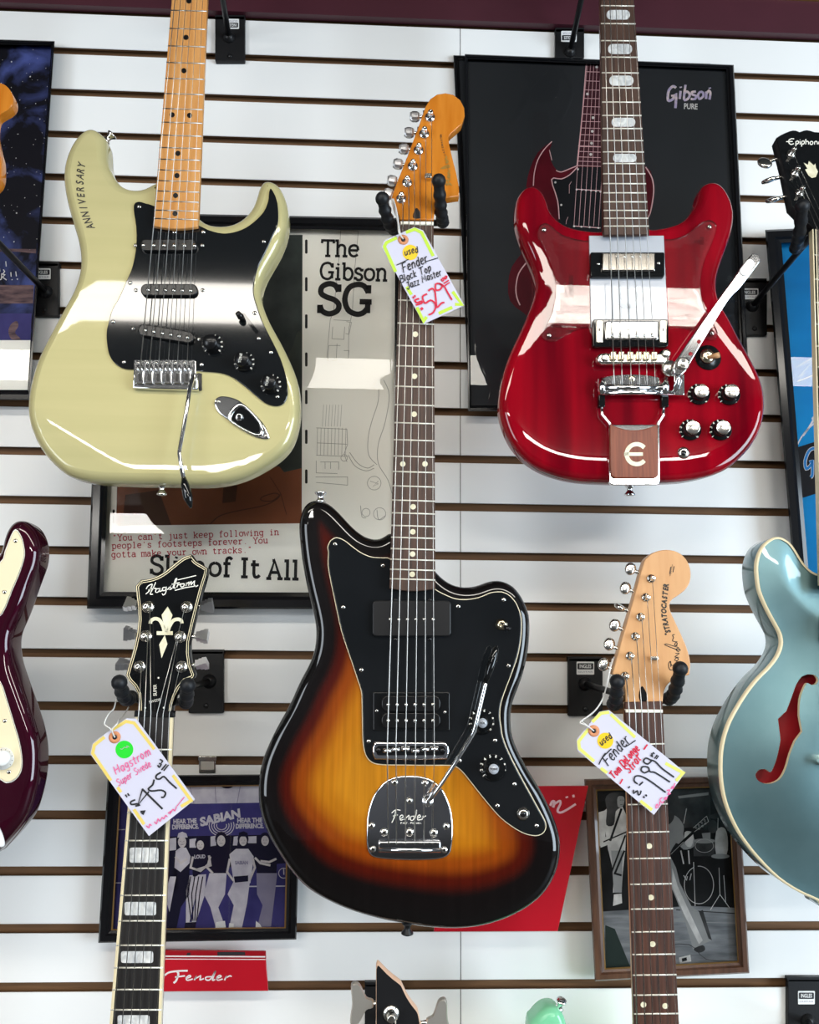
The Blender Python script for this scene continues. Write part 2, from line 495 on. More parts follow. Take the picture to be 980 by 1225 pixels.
    def box(s, lo, hi):
        x0, y0, z0 = lo; x1, y1, z1 = hi
        s.add([(x0, y0, z0), (x1, y0, z0), (x1, y1, z0), (x0, y1, z0), (x0, y0, z1), (x1, y0, z1), (x1, y1, z1), (x0, y1, z1)],
              [[3, 2, 1, 0], [4, 5, 6, 7], [0, 1, 5, 4], [1, 2, 6, 5], [2, 3, 7, 6], [3, 0, 4, 7]], False); return s

    def text(s, t, px, py, hp, pl, h=0.0, ang=0.0, sx=1.0, shear=0.0, align='c', bold=0.0, track=1.0):
        vs, fs = glyphs(t, bold, track)
        xs = [a[0] for a in vs]; x0, x1 = min(xs), max(xs)
        off = {'c': (x0 + x1) / 2, 'l': x0, 'r': x1}[align]; k = hp / 0.69
        ca, sa = math.cos(rad(ang)), math.sin(rad(ang)); out = []
        for x, y in vs:
            X = k * ((x - off) * sx + shear * y); Y = k * y
            out.append(pl.P(px + X * ca - Y * sa, py - (X * sa + Y * ca), h))
        s.add(out, fs, False); return s


def untangle(q):
    """drop the little loops and back-steps left where the outline changes from near edge to far edge"""
    q = [tuple(a) for a in q]
    def cross(a, b, c): return (b[0] - a[0]) * (c[1] - a[1]) - (b[1] - a[1]) * (c[0] - a[0])
    again = True
    while again:
        again = False; n = len(q)
        for i in range(n):
            a, b = q[i], q[(i + 1) % n]
            for j in range(min(40, n // 3), 1, -1):
                c, d = q[(i + j) % n], q[(i + j + 1) % n]
                s1, s2, s3, s4 = cross(a, b, c), cross(a, b, d), cross(c, d, a), cross(c, d, b)
                if s1 * s2 < 0 and s3 * s4 < 0:
                    t = s3 / (s3 - s4); x = (a[0] + (b[0] - a[0]) * t, a[1] + (b[1] - a[1]) * t)
                    kill = {(i + k) % n for k in range(1, j + 1)}
                    q = [p for k, p in enumerate(q) if k <= i and k not in kill] + [x] + [p for k, p in enumerate(q) if k > i and k not in kill]
                    again = True; break
            if again: break
    again = True
    while again:
        again = False; n = len(q)
        for i in range(n):
            a, b, c = q[i - 1], q[i], q[(i + 1) % n]
            u = (b[0] - a[0], b[1] - a[1]); v = (c[0] - b[0], c[1] - b[1]); lu, lv = math.hypot(*u), math.hypot(*v)
            if lu < 2e-4 or (u[0] * v[0] + u[1] * v[1]) < 0.05 * lu * lv:
                q.pop(i); again = True; break
    for _ in range(2):
        n = len(q); q = [tuple(0.25 * q[i - 1][k] + 0.5 * q[i][k] + 0.25 * q[(i + 1) % n][k] for k in (0, 1)) for i in range(n)]
    return q


_G = {}
def glyphs(t, bold, track):
    key = (t, bold, track)
    if key not in _G:
        cu = bpy.data.curves.new('lettering', 'FONT'); cu.body = t; cu.offset = bold; cu.resolution_u = 3; cu.space_character = track
        ob = bpy.data.objects.new('lettering', cu)
        me = bpy.data.meshes.new_from_object(ob)
        _G[key] = ([(v.co.x, v.co.y) for v in me.vertices], [list(p.vertices) for p in me.polygons])
        bpy.data.objects.remove(ob); bpy.data.curves.remove(cu); bpy.data.meshes.remove(me)
    return _G[key]


def inside(p, q):
    x, y = p; x0, y0 = q[:, 0], q[:, 1]; x1, y1 = np.roll(x0, -1), np.roll(y0, -1)
    c = (y0 > y) != (y1 > y)
    with np.errstate(divide='ignore', invalid='ignore'):
        xi = x0 + (y - y0) / (y1 - y0) * (x1 - x0)
    return bool(np.count_nonzero(c & (x < xi)) % 2)


# ------------------------------------------------------------------ objects
def top_of(o):
    while o.parent: o = o.parent
    return o


def mesh_of(name, b, loc):
    me = bpy.data.meshes.new(name)
    me.from_pydata([tuple(v - loc) for v in b.v], [], b.f)
    for k in b.ms: me.materials.append(MT[k])
    me.polygons.foreach_set('material_index', b.fm); me.polygons.foreach_set('use_smooth', b.fs)
    if b.at:
        a = me.attributes.new('rim', 'FLOAT', 'POINT')
        a.data.foreach_set('value', [b.at.get(i, 0.0) for i in range(len(b.v))])
    me.update()
    return me


def part(name, b, parent, label=None):
    o = bpy.data.objects.new(name, mesh_of(name, b, top_of(parent).location)); COL.objects.link(o)
    o.parent = parent
    if label: o['label'] = label
    return o


def tag(o, label, cat, group=None):
    o['label'] = label; o['category'] = cat
    if group: o['group'] = group
    return o


def thing(name, label, cat, loc, group=None):
    o = bpy.data.objects.new(name, None); COL.objects.link(o); o.empty_display_size = 0.05
    o.location = loc
    return tag(o, label, cat, group)


def solo(name, b, label=None, cat=None, group=None, kind=None):
    lo = Vector([min(v[i] for v in b.v) for i in range(3)]); hi = Vector([max(v[i] for v in b.v) for i in range(3)])
    loc = Vector(((lo.x + hi.x) / 2, (lo.y + hi.y) / 2, lo.z))
    o = bpy.data.objects.new(name, mesh_of(name, b, loc)); COL.objects.link(o); o.location = loc
    if label: tag(o, label, cat, group)
    if kind: o['kind'] = kind
    return o


# ------------------------------------------------------------------ slab-serif pen alphabet (strokes on a 10-high grid)
SERIF = {
 'T': (6.2, ['0.4,5.7 0.5,7 5.7,7 5.8,5.7', '3.1,7 3.1,0', '1.9,0 4.3,0']),
 'G': (7.2, ['~6.2,5.2 5.2,6.7 3.6,7.1 1.6,6.2 0.7,3.6 1.5,1 3.4,0 5,0.3 6,1.4', '6.2,7 6.2,5', '4.2,3 7,3', '6.1,3 6.1,0.3']),
 'S': (5.8, ['~5,5.3 4.2,6.7 2.7,7.1 1.1,6.3 0.9,4.8 2.2,3.9 4,3.3 5.1,2.2 4.8,0.7 3,-0.1 1.3,0.5 0.7,1.9', '5,7 5,5.2', '0.7,0 0.7,2']),
 'I': (4.4, ['0.8,7 3.6,7', '2.2,7 2.2,0', '0.8,0 3.6,0']),
 'A': (7.2, ['1.2,0 3.5,7 6,0', '1.8,2.4 5.2,2.4', '0.2,0 2.3,0', '4.8,0 7,0', '2.6,7 3.6,7']),
 'Y': (6.6, ['1.2,7 3.3,3.6 5.4,7', '3.3,3.6 3.3,0', '2.1,0 4.5,0', '0.3,7 2.1,7', '4.5,7 6.3,7']),
 'a': (5.6, ['~0.9,3.9 2,4.9 3.6,4.8 4.2,3.8 4.2,1 4.6,0.1 5.4,0.2', '~4.2,2.9 2.2,2.9 0.8,2 0.8,0.7 1.9,0 3.2,0.3 4.2,1.4']),
 'b': (5.8, ['0.2,7 1.3,7 1.3,0', '~1.3,3.6 2.4,4.9 4,4.8 5.1,3.4 5.1,1.6 4,0.1 2.4,0 1.3,1.2']),
 'c': (5, ['~4.3,3.6 3.6,4.8 2.2,5 0.9,4 0.6,2.4 1.2,0.7 2.6,0 4.4,0.9', '4.4,5 4.4,3.5']),
 'e': (5.2, ['0.8,2.7 4.6,2.7', '~4.6,2.7 4.2,4.4 2.7,5 1.1,4.3 0.6,2.5 1.2,0.7 2.8,0 4.5,0.8']),
 'f': (4.4, ['~4.2,6.4 3.3,7.1 2.2,6.7 1.9,5.5 1.9,4', '1.9,5 1.9,0', '0.6,4.8 3.6,4.8', '0.8,0 3.3,0']),
 'g': (5.6, ['~4.3,3.6 3.2,4.9 1.7,4.8 0.7,3.4 0.8,1.6 1.9,0.3 3.4,0.5 4.3,1.6', '5.3,4.8 4.3,4.8 4.3,0', '~4.3,0 4.2,-1.6 3,-2.2 1.2,-2']),
 'h': (6, ['0.2,7 1.3,7 1.3,0', '0.2,0 2.4,0', '~1.3,3.6 2.4,4.9 3.8,4.9 4.6,3.9 4.6,2', '4.6,2.2 4.6,0', '3.6,0 5.8,0']),
 'i': (3.4, ['0.5,4.8 1.7,4.8 1.7,0', '0.4,0 3,0', '1.6,6.2 1.9,6.9']),
 'j': (3.6, ['0.8,4.8 2.4,4.8 2.4,0', '~2.4,0 2.2,-1.7 1.2,-2.1 0.2,-1.8', '2.3,6.2 2.6,6.9']),
 'k': (5.8, ['0.2,7 1.3,7 1.3,0', '0.2,0 2.3,0', '4.6,4.8 1.3,2', '2.5,3 4.7,0', '3.6,4.8 5.5,4.8', '3.8,0 5.7,0']),
 'l': (3.4, ['0.4,7 1.7,7 1.7,0', '0.4,0 3,0']),
 'm': (7.4, ['0.1,4.8 1.1,4.8 1.1,0', '0.2,0 2,0', '~1.1,3.6 2,4.9 3.2,4.8 3.7,3.6 3.7,2', '3.7,2.2 3.7,0', '~3.7,3.6 4.7,4.9 5.9,4.8 6.3,3.6 6.3,2', '6.3,2.2 6.3,0', '2.9,0 4.5,0', '5.4,0 7.2,0']),
 'n': (6, ['0.2,4.8 1.3,4.8 1.3,0', '0.2,0 2.4,0', '~1.3,3.6 2.4,4.9 3.8,4.9 4.6,3.9 4.6,2', '4.6,2.2 4.6,0', '3.6,0 5.8,0']),
 'o': (5.6, ['~2.8,5 1.2,4.3 0.6,2.5 1.2,0.7 2.8,0 4.4,0.7 5,2.5 4.4,4.3 2.8,5']),
 'p': (5.8, ['0.2,4.8 1.3,4.8 1.3,-2.1', '0.2,-2.1 2.5,-2.1', '~1.3,3.6 2.4,4.9 4,4.8 5.1,3.4 5.1,1.6 4,0.1 2.4,0 1.3,1.2']),
 'r': (5, ['0.3,4.8 1.6,4.8 1.6,0', '0.3,0 3,0', '~1.6,3.2 2.6,4.7 3.8,4.9 4.6,4.2']),
 's': (4.8, ['~4,3.8 3,4.9 1.7,4.9 0.9,3.9 1.6,2.9 3.3,2.3 4.1,1.3 3.4,0.1 1.9,0 0.8,1', '4.1,4.9 4.1,3.7', '0.7,0 0.7,1.3']),
 't': (4.4, ['1.7,6.6 1.7,1', '~1.7,1.4 2.1,0.2 3.2,0 4.1,0.8', '0.4,4.8 3.8,4.8']),
 'u': (6, ['0.2,4.8 1.2,4.8 1.2,2', '~1.2,2.2 1.4,0.7 2.4,0 3.6,0.3 4.5,1.4', '3.5,4.8 4.5,4.8 4.5,0 5.7,0']),
 'v': (5.6, ['1,4.8 2.8,0 4.6,4.8', '0.1,4.8 2,4.8', '3.6,4.8 5.5,4.8']),
 'w': (7.2, ['0.9,4.8 2.2,0 3.6,4 5,0 6.3,4.8', '0.1,4.8 1.9,4.8', '5.3,4.8 7.1,4.8']),
 'y': (5.6, ['1,4.8 2.9,0.2', '~4.6,4.8 2.9,0.2 2,-1.8 0.5,-2.1', '0.1,4.8 2,4.8', '3.6,4.8 5.5,4.8']),
 '.': (2.4, ['0.9,0 1.5,0.5']), "'": (2, ['0.9,7 0.9,5.4']), '"': (3.2, ['0.8,7 0.8,5.4', '2,7 2,5.4']), ' ': (3.6, []),
}


HAND = {
 'F': (4.4, ['4.6,7.2 1,6.8 0.8,0', '0.9,3.7 3.6,3.9']), 'B': (4.6, ['0.9,7 0.8,0', '~0.9,7 3.4,6.9 3.6,4.4 1,3.8', '~1,3.8 4,3.6 4.2,0.8 0.8,0']), 'T': (5, ['0,6.8 5.2,7.2', '2.6,7 2.3,0']),
 'J': (4.2, ['1,7 4.6,7.2', '~3.2,7 3,1.2 1.6,-0.2 0.3,1.4']), 'M': (6, ['0.6,0 1.2,7 3,2.6 5,7.2 5.4,0']), 'S': (4.4, ['~4.2,6 2.6,7.2 0.9,5.8 2.2,4 3.9,2.6 3,0.2 0.6,0.8']), 'D': (4.8, ['1,7 0.8,0', '~1,7 4.6,6 4.4,1.2 0.8,0']),
 'L': (4, ['1,7 0.8,0 3.8,0.2']), 'H': (5, ['0.8,7 0.7,0', '4.4,7.2 4.2,0', '0.7,3.5 4.3,3.8']), 'U': (4.6, ['~0.8,7 0.7,1.4 2.4,0 4,1.6 4.2,7']),
 'a': (3.8, ['~3.3,4.4 1.6,4.8 0.6,2.2 1.8,0.2 3.1,2.2', '3.3,4.6 3.4,0']), 'b': (3.8, ['0.8,7 0.8,0', '~0.8,3 2.4,4.6 3.4,2.6 2.2,0.1 0.8,0.6']), 'c': (3.4, ['~3.1,4.2 1.6,4.7 0.6,2.3 1.6,0.1 3.2,0.9']), 'd': (3.8, ['~3,3.4 1.6,4.6 0.6,2.2 1.8,0.1 3,1.6', '3.1,7 3.2,0']),
 'e': (3.4, ['~0.7,2.4 2.8,2.8 2.4,4.6 1,4 0.7,1.6 1.8,0 3.3,0.8']), 'g': (3.8, ['~3,4.2 1.4,4.6 0.7,2.4 1.8,0.9 3,2.4', '~3.1,4.6 3,-1.2 1.6,-2.2 0.6,-1.4']), 'k': (3.6, ['0.8,7 0.8,0', '3.2,4.4 0.8,2 3.4,0']), 'l': (1.8, ['0.9,7 0.9,0']),
 'm': (5.4, ['0.7,4.6 0.7,0', '~0.7,3 2,4.7 2.7,3 2.7,0', '~2.7,3 4,4.7 4.8,3 4.8,0']), 'n': (3.8, ['0.7,4.6 0.7,0', '~0.7,3 2.2,4.7 3.1,3 3.2,0']), 'o': (3.8, ['~1.9,4.7 0.6,2.4 1.9,0 3.3,2.4 1.9,4.7']), 'p': (3.8, ['0.8,4.6 0.7,-2.2', '~0.8,3 2.4,4.7 3.4,2.4 2,0.1 0.8,1']),
 'r': (3, ['0.8,4.6 0.8,0', '~0.8,2.8 1.6,4.4 2.9,4.4']), 's': (3.2, ['~2.8,4.4 1.2,4.6 1,3 2.6,1.8 2,0.1 0.5,0.6']), 't': (3, ['1.5,6.6 1.4,0.4 2.6,0.2', '0.3,4.6 2.8,4.8']), 'u': (3.8, ['~0.8,4.6 0.8,0.8 2,0.1 3.1,1.8', '3.2,4.6 3.3,0']), 'w': (4.8, ['0.5,4.6 1.4,0 2.5,3.6 3.6,0 4.5,4.6']), 'z': (3.4, ['0.6,4.6 3,4.6 0.6,0 3.2,0.2']), ' ': (2.4, []),
}


def hand(t, px, py, hp, ang, m, wt, slant=0.18, sx=1.0):
    """hand-lettered word as pen strokes for price_tag"""
    k = hp / 7.0; x = 0.0; out = []; ca, sa = math.cos(rad(ang)), math.sin(rad(ang)); rnd = random.Random(len(t) * 7 + ord(t[0]))
    for ch in t:
        wd, sts = HAND[ch]; dy = rnd.uniform(-0.5, 0.5)
        for st in sts:
            pts = [tuple(map(float, a.split(','))) for a in st.lstrip('~').split()]
            if st[0] == '~': pts = S(pts, 4, False)
            P2 = []
            for a, c in pts:
                X = k * ((x + a) * sx + slant * c); Y = k * (c + dy); P2.append((px + X * ca - Y * sa, py - (X * sa + Y * ca)))
            out.append((m, wt, P2, 0))
        x += wd + 0.5
    return out


def serif(b, t, px, py, hp, pl, h, wt, ang=0.0, track=0.0, mono=0, sx=1.0):
    """write t with its baseline starting at (px,py), capitals hp high; returns the end"""
    k = hp / 7.0; x = 0.0; ca, sa = math.cos(rad(ang)), math.sin(rad(ang))
    for ch in t:
        wd, sts = SERIF[ch]
        ox = x + ((mono - wd) / 2 if mono else 0)
        for st in sts:
            sm = st[0] == '~'
            pts = [tuple(map(float, a.split(','))) for a in st.lstrip('~').split()]
            if sm: pts = S(pts, 4, False)
            P2 = [(px + k * (ox + a) * sx * ca - k * c * sa, py - (k * (ox + a) * sx * sa + k * c * ca)) for a, c in pts]
            b.stroke(P2, wt, pl, h)
        x += (mono or wd) + track
    return b

# ================================================================== the setting
Z0, ST = 1.5 + 0.97551736, 0.0762


def build_room():
    b = B('slat_white'); SX = 0.1279; gap = 0.0061
    for xa, xb in ((-1.7, SX - 0.0005), (SX + 0.0005, 1.7)):
        for k in range(-1, 24):
            zt = Z0 - k * ST - gap; zb = Z0 - (k + 1) * ST + gap
            e = 0.0006
            fr = [(xa, 0.001, zb), (xb, 0.001, zb), (xb, 0.001, zt), (xa, 0.001, zt)]
            f2 = [(xa + e, 0, zb + e), (xb - e, 0, zb + e), (xb - e, 0, zt - e), (xa + e, 0, zt - e)]
            bk = [(xa, 0.0055, zb), (xb, 0.0055, zb), (xb, 0.0055, zt), (xa, 0.0055, zt)]
            b.m('slat_white'); b.add(f2 + fr, [[0, 1, 2, 3], [4, 5, 1, 0], [5, 6, 2, 1], [6, 7, 3, 2], [7, 4, 0, 3]], False)
            b.m('mdf'); b.add(fr + bk, [[4, 5, 1, 0], [5, 6, 2, 1], [6, 7, 3, 2], [7, 4, 0, 3], [7, 6, 5, 4]], False)
    b.m('mdf').box((-1.7, 0.0125, 0.0), (1.7, 0.03, 2.85))
    solo('wall_back', b, kind='structure')
    zf = Z0 + ST - 0.002
    b = B('maroon').box((-1.7, -0.014, zf), (1.7, 0.0, zf + 0.064)); b.box((-1.7, -0.012, zf + 0.071), (1.7, 0.0, 2.85))
    solo('trim_1', b, kind='structure')
    solo('trim_2', B('gilt').box((-1.7, -0.018, zf + 0.0645), (1.7, -0.001, zf + 0.0705)), kind='structure')
    solo('ceiling', B('ceiling_tile').box((-4, -6, 2.85), (4, 0.03, 2.9)), kind='structure')
    solo('floor', B('shop_floor').box((-4, -6, -0.05), (4, 0.03, 0)), kind='structure')
    solo('wall_front', B('shop_wall_dark').box((-4, -6.05, 0), (4, -6, 2.85)), kind='structure')
    solo('wall_left', B('shop_wall').box((-4.05, -6, 0), (-4, 0, 2.85)), kind='structure')
    solo('wall_right', B('shop_wall').box((4, -6, 0), (4.05, 0, 2.85)), kind='structure')


# ================================================================== shared builders
def quad(q, r, t):
    return [(lerp(a[0], c[0], t), lerp(a[1], c[1], t)) for a, c in zip(q, r)]


def frame(name, label, cat, outer, inner, pl, t, mf, art, group=None, lip=None, glass=True):
    c = pl.P((outer[2][0] + outer[3][0]) / 2, (outer[2][1] + outer[3][1]) / 2)
    root = thing(name, label, cat, c, group)
    b = B(mf)
    prof = [(0, 0.0), (0, t * 0.8), (0.12, t), (0.55, t), (0.75, t * 0.8), (1, t * 0.72), (1, 0.002)]
    for s in range(4):
        vs = []
        for f, h in prof:
            q = quad(outer, inner, f)
            vs += [pl.P(*q[s], h), pl.P(*q[(s + 1) % 4], h)]
        if lip and True: pass
        b.add(vs, [[2 * i, 2 * i + 2, 2 * i + 3, 2 * i + 1] for i in range(len(prof) - 1)], False)
    b.poly(outer, pl, 0.0)
    part('moulding', b, root)
    if lip:
        b = B(lip); ins = quad(inner, [(sum(p[0] for p in inner) / 4, sum(p[1] for p in inner) / 4)] * 4, 0.018)
        for s in range(4):
            b.add([pl.P(*inner[s], t * 0.72), pl.P(*inner[(s + 1) % 4], t * 0.72), pl.P(*ins[(s + 1) % 4], t * 0.55), pl.P(*ins[s], t * 0.55)], [[3, 2, 1, 0]], False)
        part('inner_lip', b, root)
    b = B('print_white'); art(b, pl, 0.0022, inner); part('print', b, root)
    if glass:
        b = B('glazing').poly(inner, pl, 0.006); part('glazing', b, root)
    return root


WALL = Pl(0.0)
HG = 'guitar hangers on the slat wall'


def hanger(label, plate, base, yoke, grips, sticker=None, flip=False, bl=0.008):
    """plate px box on the wall, base px of the arm, yoke (px,py,plane,h), grips [(ball px, root px, plane, h_ball, h_root)]"""
    x0, y0, x1, y1 = plate
    root = thing('guitar_hanger', label, 'guitar hanger', WALL.P((x0 + x1) / 2, y1, 0.002), HG)
    b = B('black_coat').plate(rr(x0, y0, x1, y1, 1.2, 3), WALL, 0.0005, bl, bf=0.001)
    b.plate([(x0, y0 - 2), (x1, y0 - 2), (x1, y0 + 3), (x0, y0 + 3)], WALL, -0.004, bl)
    part('backplate', b, root)
    for fy in (0.88,):
        c = WALL.P((x0 + x1) / 2, lerp(y0, y1, fy), bl)
        part('screw', B('black_satin').lathe(c, WALL.n, [(0.004, 0), (0.004, 0.001), (0.0025, 0.0022), (0, 0.0024)], 12), root)
    if sticker:
        a0, b0, a1, b1 = sticker
        b = B('label_white').plate(rr(a0, b0, a1, b1, 1.0, 3), WALL, bl, bl + 0.0004)
        cy = lerp(b0, b1, 0.62 if flip else 0.36); hh = (b1 - b0) * 0.24
        b.m('ink').poly(rr(a0 + 1, cy - hh, a1 - 1, cy + hh, 1, 2), WALL, bl + 0.0006)
        b.m('label_white').text('INGLES', (a0 + a1) / 2, cy - (hh * 0.55 if flip else -hh * 0.55), hh * 1.15, WALL, bl + 0.0008, 180 if flip else 0, sx=(a1 - a0 - 3.5) / (hh * 6.6), bold=0.02)
        ly = lerp(b0, b1, 0.22 if flip else 0.78)
        b.m('print_grey').text('GUITAR', (a0 + a1) / 2, ly + (-1 if flip else 1), 1.7, WALL, bl + 0.0006, 180 if flip else 0, sx=(a1 - a0 - 4) / 8.4)
        part('sticker', b, root, 'white and black maker sticker')
    p0 = WALL.P(*base, bl); yk = yoke[2].P(yoke[0], yoke[1], yoke[3])
    b = B('black_satin').lathe(p0 - WALL.n * 0.001, WALL.n, [(0.011, 0), (0.010, 0.003), (0.007, 0.006), (0.006, 0.008)], 16)
    mid = [p0.lerp(yk, t) + Vector((0, 0, 0.0)) for t in (0, 0.3, 0.6, 0.85, 1.0)]
    b.tube(mid, 0.0046, 10); part('arm', b, root)
    if grips:
        gp = []
        for (bx, by), (rx, ry), pl, hb, hr in grips: gp.append((pl.P(bx, by, hb), pl.P(rx, ry, hr)))
        pts = S([tuple(gp[0][1]), tuple(gp[0][1].lerp(yk, 0.6) + Vector((0, 0.004, -0.004))), tuple(yk), tuple(gp[1][1].lerp(yk, 0.6) + Vector((0, 0.004, -0.004))), tuple(gp[1][1])], 5, False)
        part('yoke', B('black_satin').tube(pts, 0.0045, 8), root)
        for bp, rp in gp:
            b = B('rubber'); n = 26; ps = []; rs = []
            bend = Vector((0, 0, -0.018))
            for i in range(n + 1):
                t = i / n
                ps.append(rp.lerp(bp, t) + bend * math.sin(math.pi * t) * 0.5)
                rs.append(0.0078 + 0.0009 * math.cos(2 * math.pi * t * 5.2) if t < 0.86 else 0.0072)
            b.tube(ps, rs, 14)
            b.ball(bp, 0.0092, (bp - rp))
            part('grip', b, root)
    return root


def neck(root, L0, R0, L1, R1, pl, hb, fmat, nmat, frets, thick=0.019, dots=(), dotr=3.2, dotm='pearl_cream', bind=None, end=0, skew=0.0, fretm='fret_wire'):
    """fingerboard corners in the photo: L0,R0 at the nut, L1,R1 at the body"""
    nb = B(nmat).plate([L0, R0, R1, L1], pl, hb - 0.005 - thick, hb - 0.005, bb=thick * 0.62, seg=6)
    part('neck', nb, root)
    q = [L0, R0]
    n = 8
    for i in range(n + 1):
        t = i / n; q.append((lerp(R1[0], L1[0], t), lerp(R1[1], L1[1], t) + end * math.sin(math.pi * t)))
    fb = part('fingerboard', B(fmat).plate(q, pl, hb - 0.005, hb, bf=0.0006, seg=1), root)
    if bind:
        for a, c, sg in ((L0, L1, 1), (R0, R1, -1)):
            b = B(bind).plate([a, (a[0] + 3.4 * sg, a[1]), (c[0] + 3.6 * sg, c[1]), c][::1], pl, hb - 0.0052, hb + 0.0003)
            part('binding', b, fb)
    for y in frets:
        t = (y - L0[1]) / (L1[1] - L0[1])
        a = (lerp(L0[0], L1[0], t), lerp(L0[1], L1[1], t)); c = (lerp(R0[0], R1[0], t), lerp(R0[1], R1[1], t) + skew)
        part('fret', B(fretm).tube([pl.P(*a, hb), pl.P(*c, hb)], 0.00095, 6), fb)
    for d in dots:
        if len(d) == 2: pts = circ(d[0], d[1], dotr, 18)
        else: pts = d[2]
        part('inlay', B(dotm).plate(pts, pl, hb - 0.0003, hb + 0.00025), fb)
    return fb


def strings(root, A, Bp, pl, h0, h1, r=(0.00062, 0.00054, 0.00046, 0.0004, 0.00034, 0.0003), extra=None):
    for i, (a, c) in enumerate(zip(A, Bp)):
        pts = [pl.P(*a, h0), pl.P(*c, h1)]
        if extra: pts = [pl.P(*extra[i][:2], extra[i][2])] + pts
        part('string', B('steel_string').tube(pts, r[i], 6), root)


def row(a, b, n=6):
    return [(lerp(a[0], b[0], i / (n - 1)), lerp(a[1], b[1], i / (n - 1))) for i in range(n)]


def screw(root, px, py, pl, h, r=2.6, m='nickel', name='screw'):
    k = pl.mpp(px, py); R = r * k; c = pl.P(px, py, h)
    b = B(m).lathe(c, pl.n, [(R, 0), (R, R * 0.15), (R * 0.75, R * 0.42), (R * 0.4, R * 0.52), (0, R * 0.55)], 14)
    b.m('black_satin')
    for an in (0, 90):
        o = pl.P(px, py, h + R * 0.53)
        a = rad(an + 25); u = pl.u * math.cos(a) + pl.w * math.sin(a); v = pl.n.cross(u)
        l, ww = R * 0.5, R * 0.11
        b.add([o - u * l - v * ww + pl.n * .0001, o + u * l - v * ww + pl.n * .0001, o + u * l + v * ww + pl.n * .0001, o - u * l + v * ww + pl.n * .0001], [[0, 1, 2, 3]], False)
    return part(name, b, root)


def knob(root, sk, cap, pl, h, rs, rc, style, txt=None):
    """sk = skirt centre px, cap = top centre px (it stands nearer the viewer)"""
    k = pl.mpp(*sk); Rs, Rc = rs * k, rc * k
    c = pl.P(*sk, h); H = 0.016
    ax = (pl.P(cap[0], cap[1], h + H) - c).normalized()
    if style == 'reflector':
        b = B('black_gloss').lathe(c, ax, [(Rs, 0), (Rs, 0.0025), (Rs * 0.97, 0.0034), (Rs * 0.76, 0.0044), (Rc * 1.04, 0.0062), (Rc * 1.02, H)], 32)
        kb = part('knob', b, root)
        part('knob_cap', B('nickel').lathe(c + ax * H, ax, [(Rc, 0), (Rc, 0.0012), (Rc * 0.9, 0.0016), (0, 0.0014)], 28), kb)
    elif style == 'witch':
        b = B('black_gloss').lathe(c, ax, [(Rs, 0), (Rs, 0.002), (Rs * 0.97, 0.003), (Rs * 0.52, 0.006), (Rc * 1.08, 0.009), (Rc * 1.02, H)], 32)
        kb = part('knob', b, root)
        part('knob_cap', B('silver_panel').lathe(c + ax * H, ax, [(Rc, 0), (Rc, 0.001), (0, 0.0012)], 24), kb)
        if txt: part('cap_lettering', B('decal_dark').text(txt, cap[0], cap[1] + 1.3, 2.6, pl, h + H + 0.0016, bold=0.02), kb)
    else:
        m1 = 'black_plastic' if style == 'black' else 'white_plastic'
        b = B(m1).lathe(c, ax, [(Rs, 0), (Rs, 0.002), (Rs * 0.93, 0.004), (Rc * 1.06, 0.0065), (Rc, H * 0.9), (Rc * 0.9, H), (0, H)], 32)
        kb = part('knob', b, root)
        if txt: part('cap_lettering', B('decal_white').text(txt, cap[0], cap[1], 3.0, pl, h + H + 0.0004, 80), kb)
    b = B('decal_white' if style != 'white' else 'decal_dark')
    for i in range(10):
        a = rad(-130 + i * 29)
        x = sk[0] + math.cos(a - rad(90)) * rs * 0.8; y = sk[1] + math.sin(a - rad(90)) * rs * 0.8
        hh = {'reflector': 0.0042, 'witch': 0.0038}.get(style, 0.0056)
        if style in ('witch', 'black', 'reflector') and i < 10:
            t = str((i + 1) % 10)
            b.text(t, x, y, rs * 0.21, pl, h + hh + 0.0006, -math.degrees(a), bold=0.02)
        else:
            x2 = sk[0] + math.cos(a - rad(90)) * rs * 0.9; y2 = sk[1] + math.sin(a - rad(90)) * rs * 0.9
            b.stroke([(x, y), (x2, y2)], 0.7, pl, h + hh + 0.0006)
    part('dial_numbers', b, kb)
    return kb


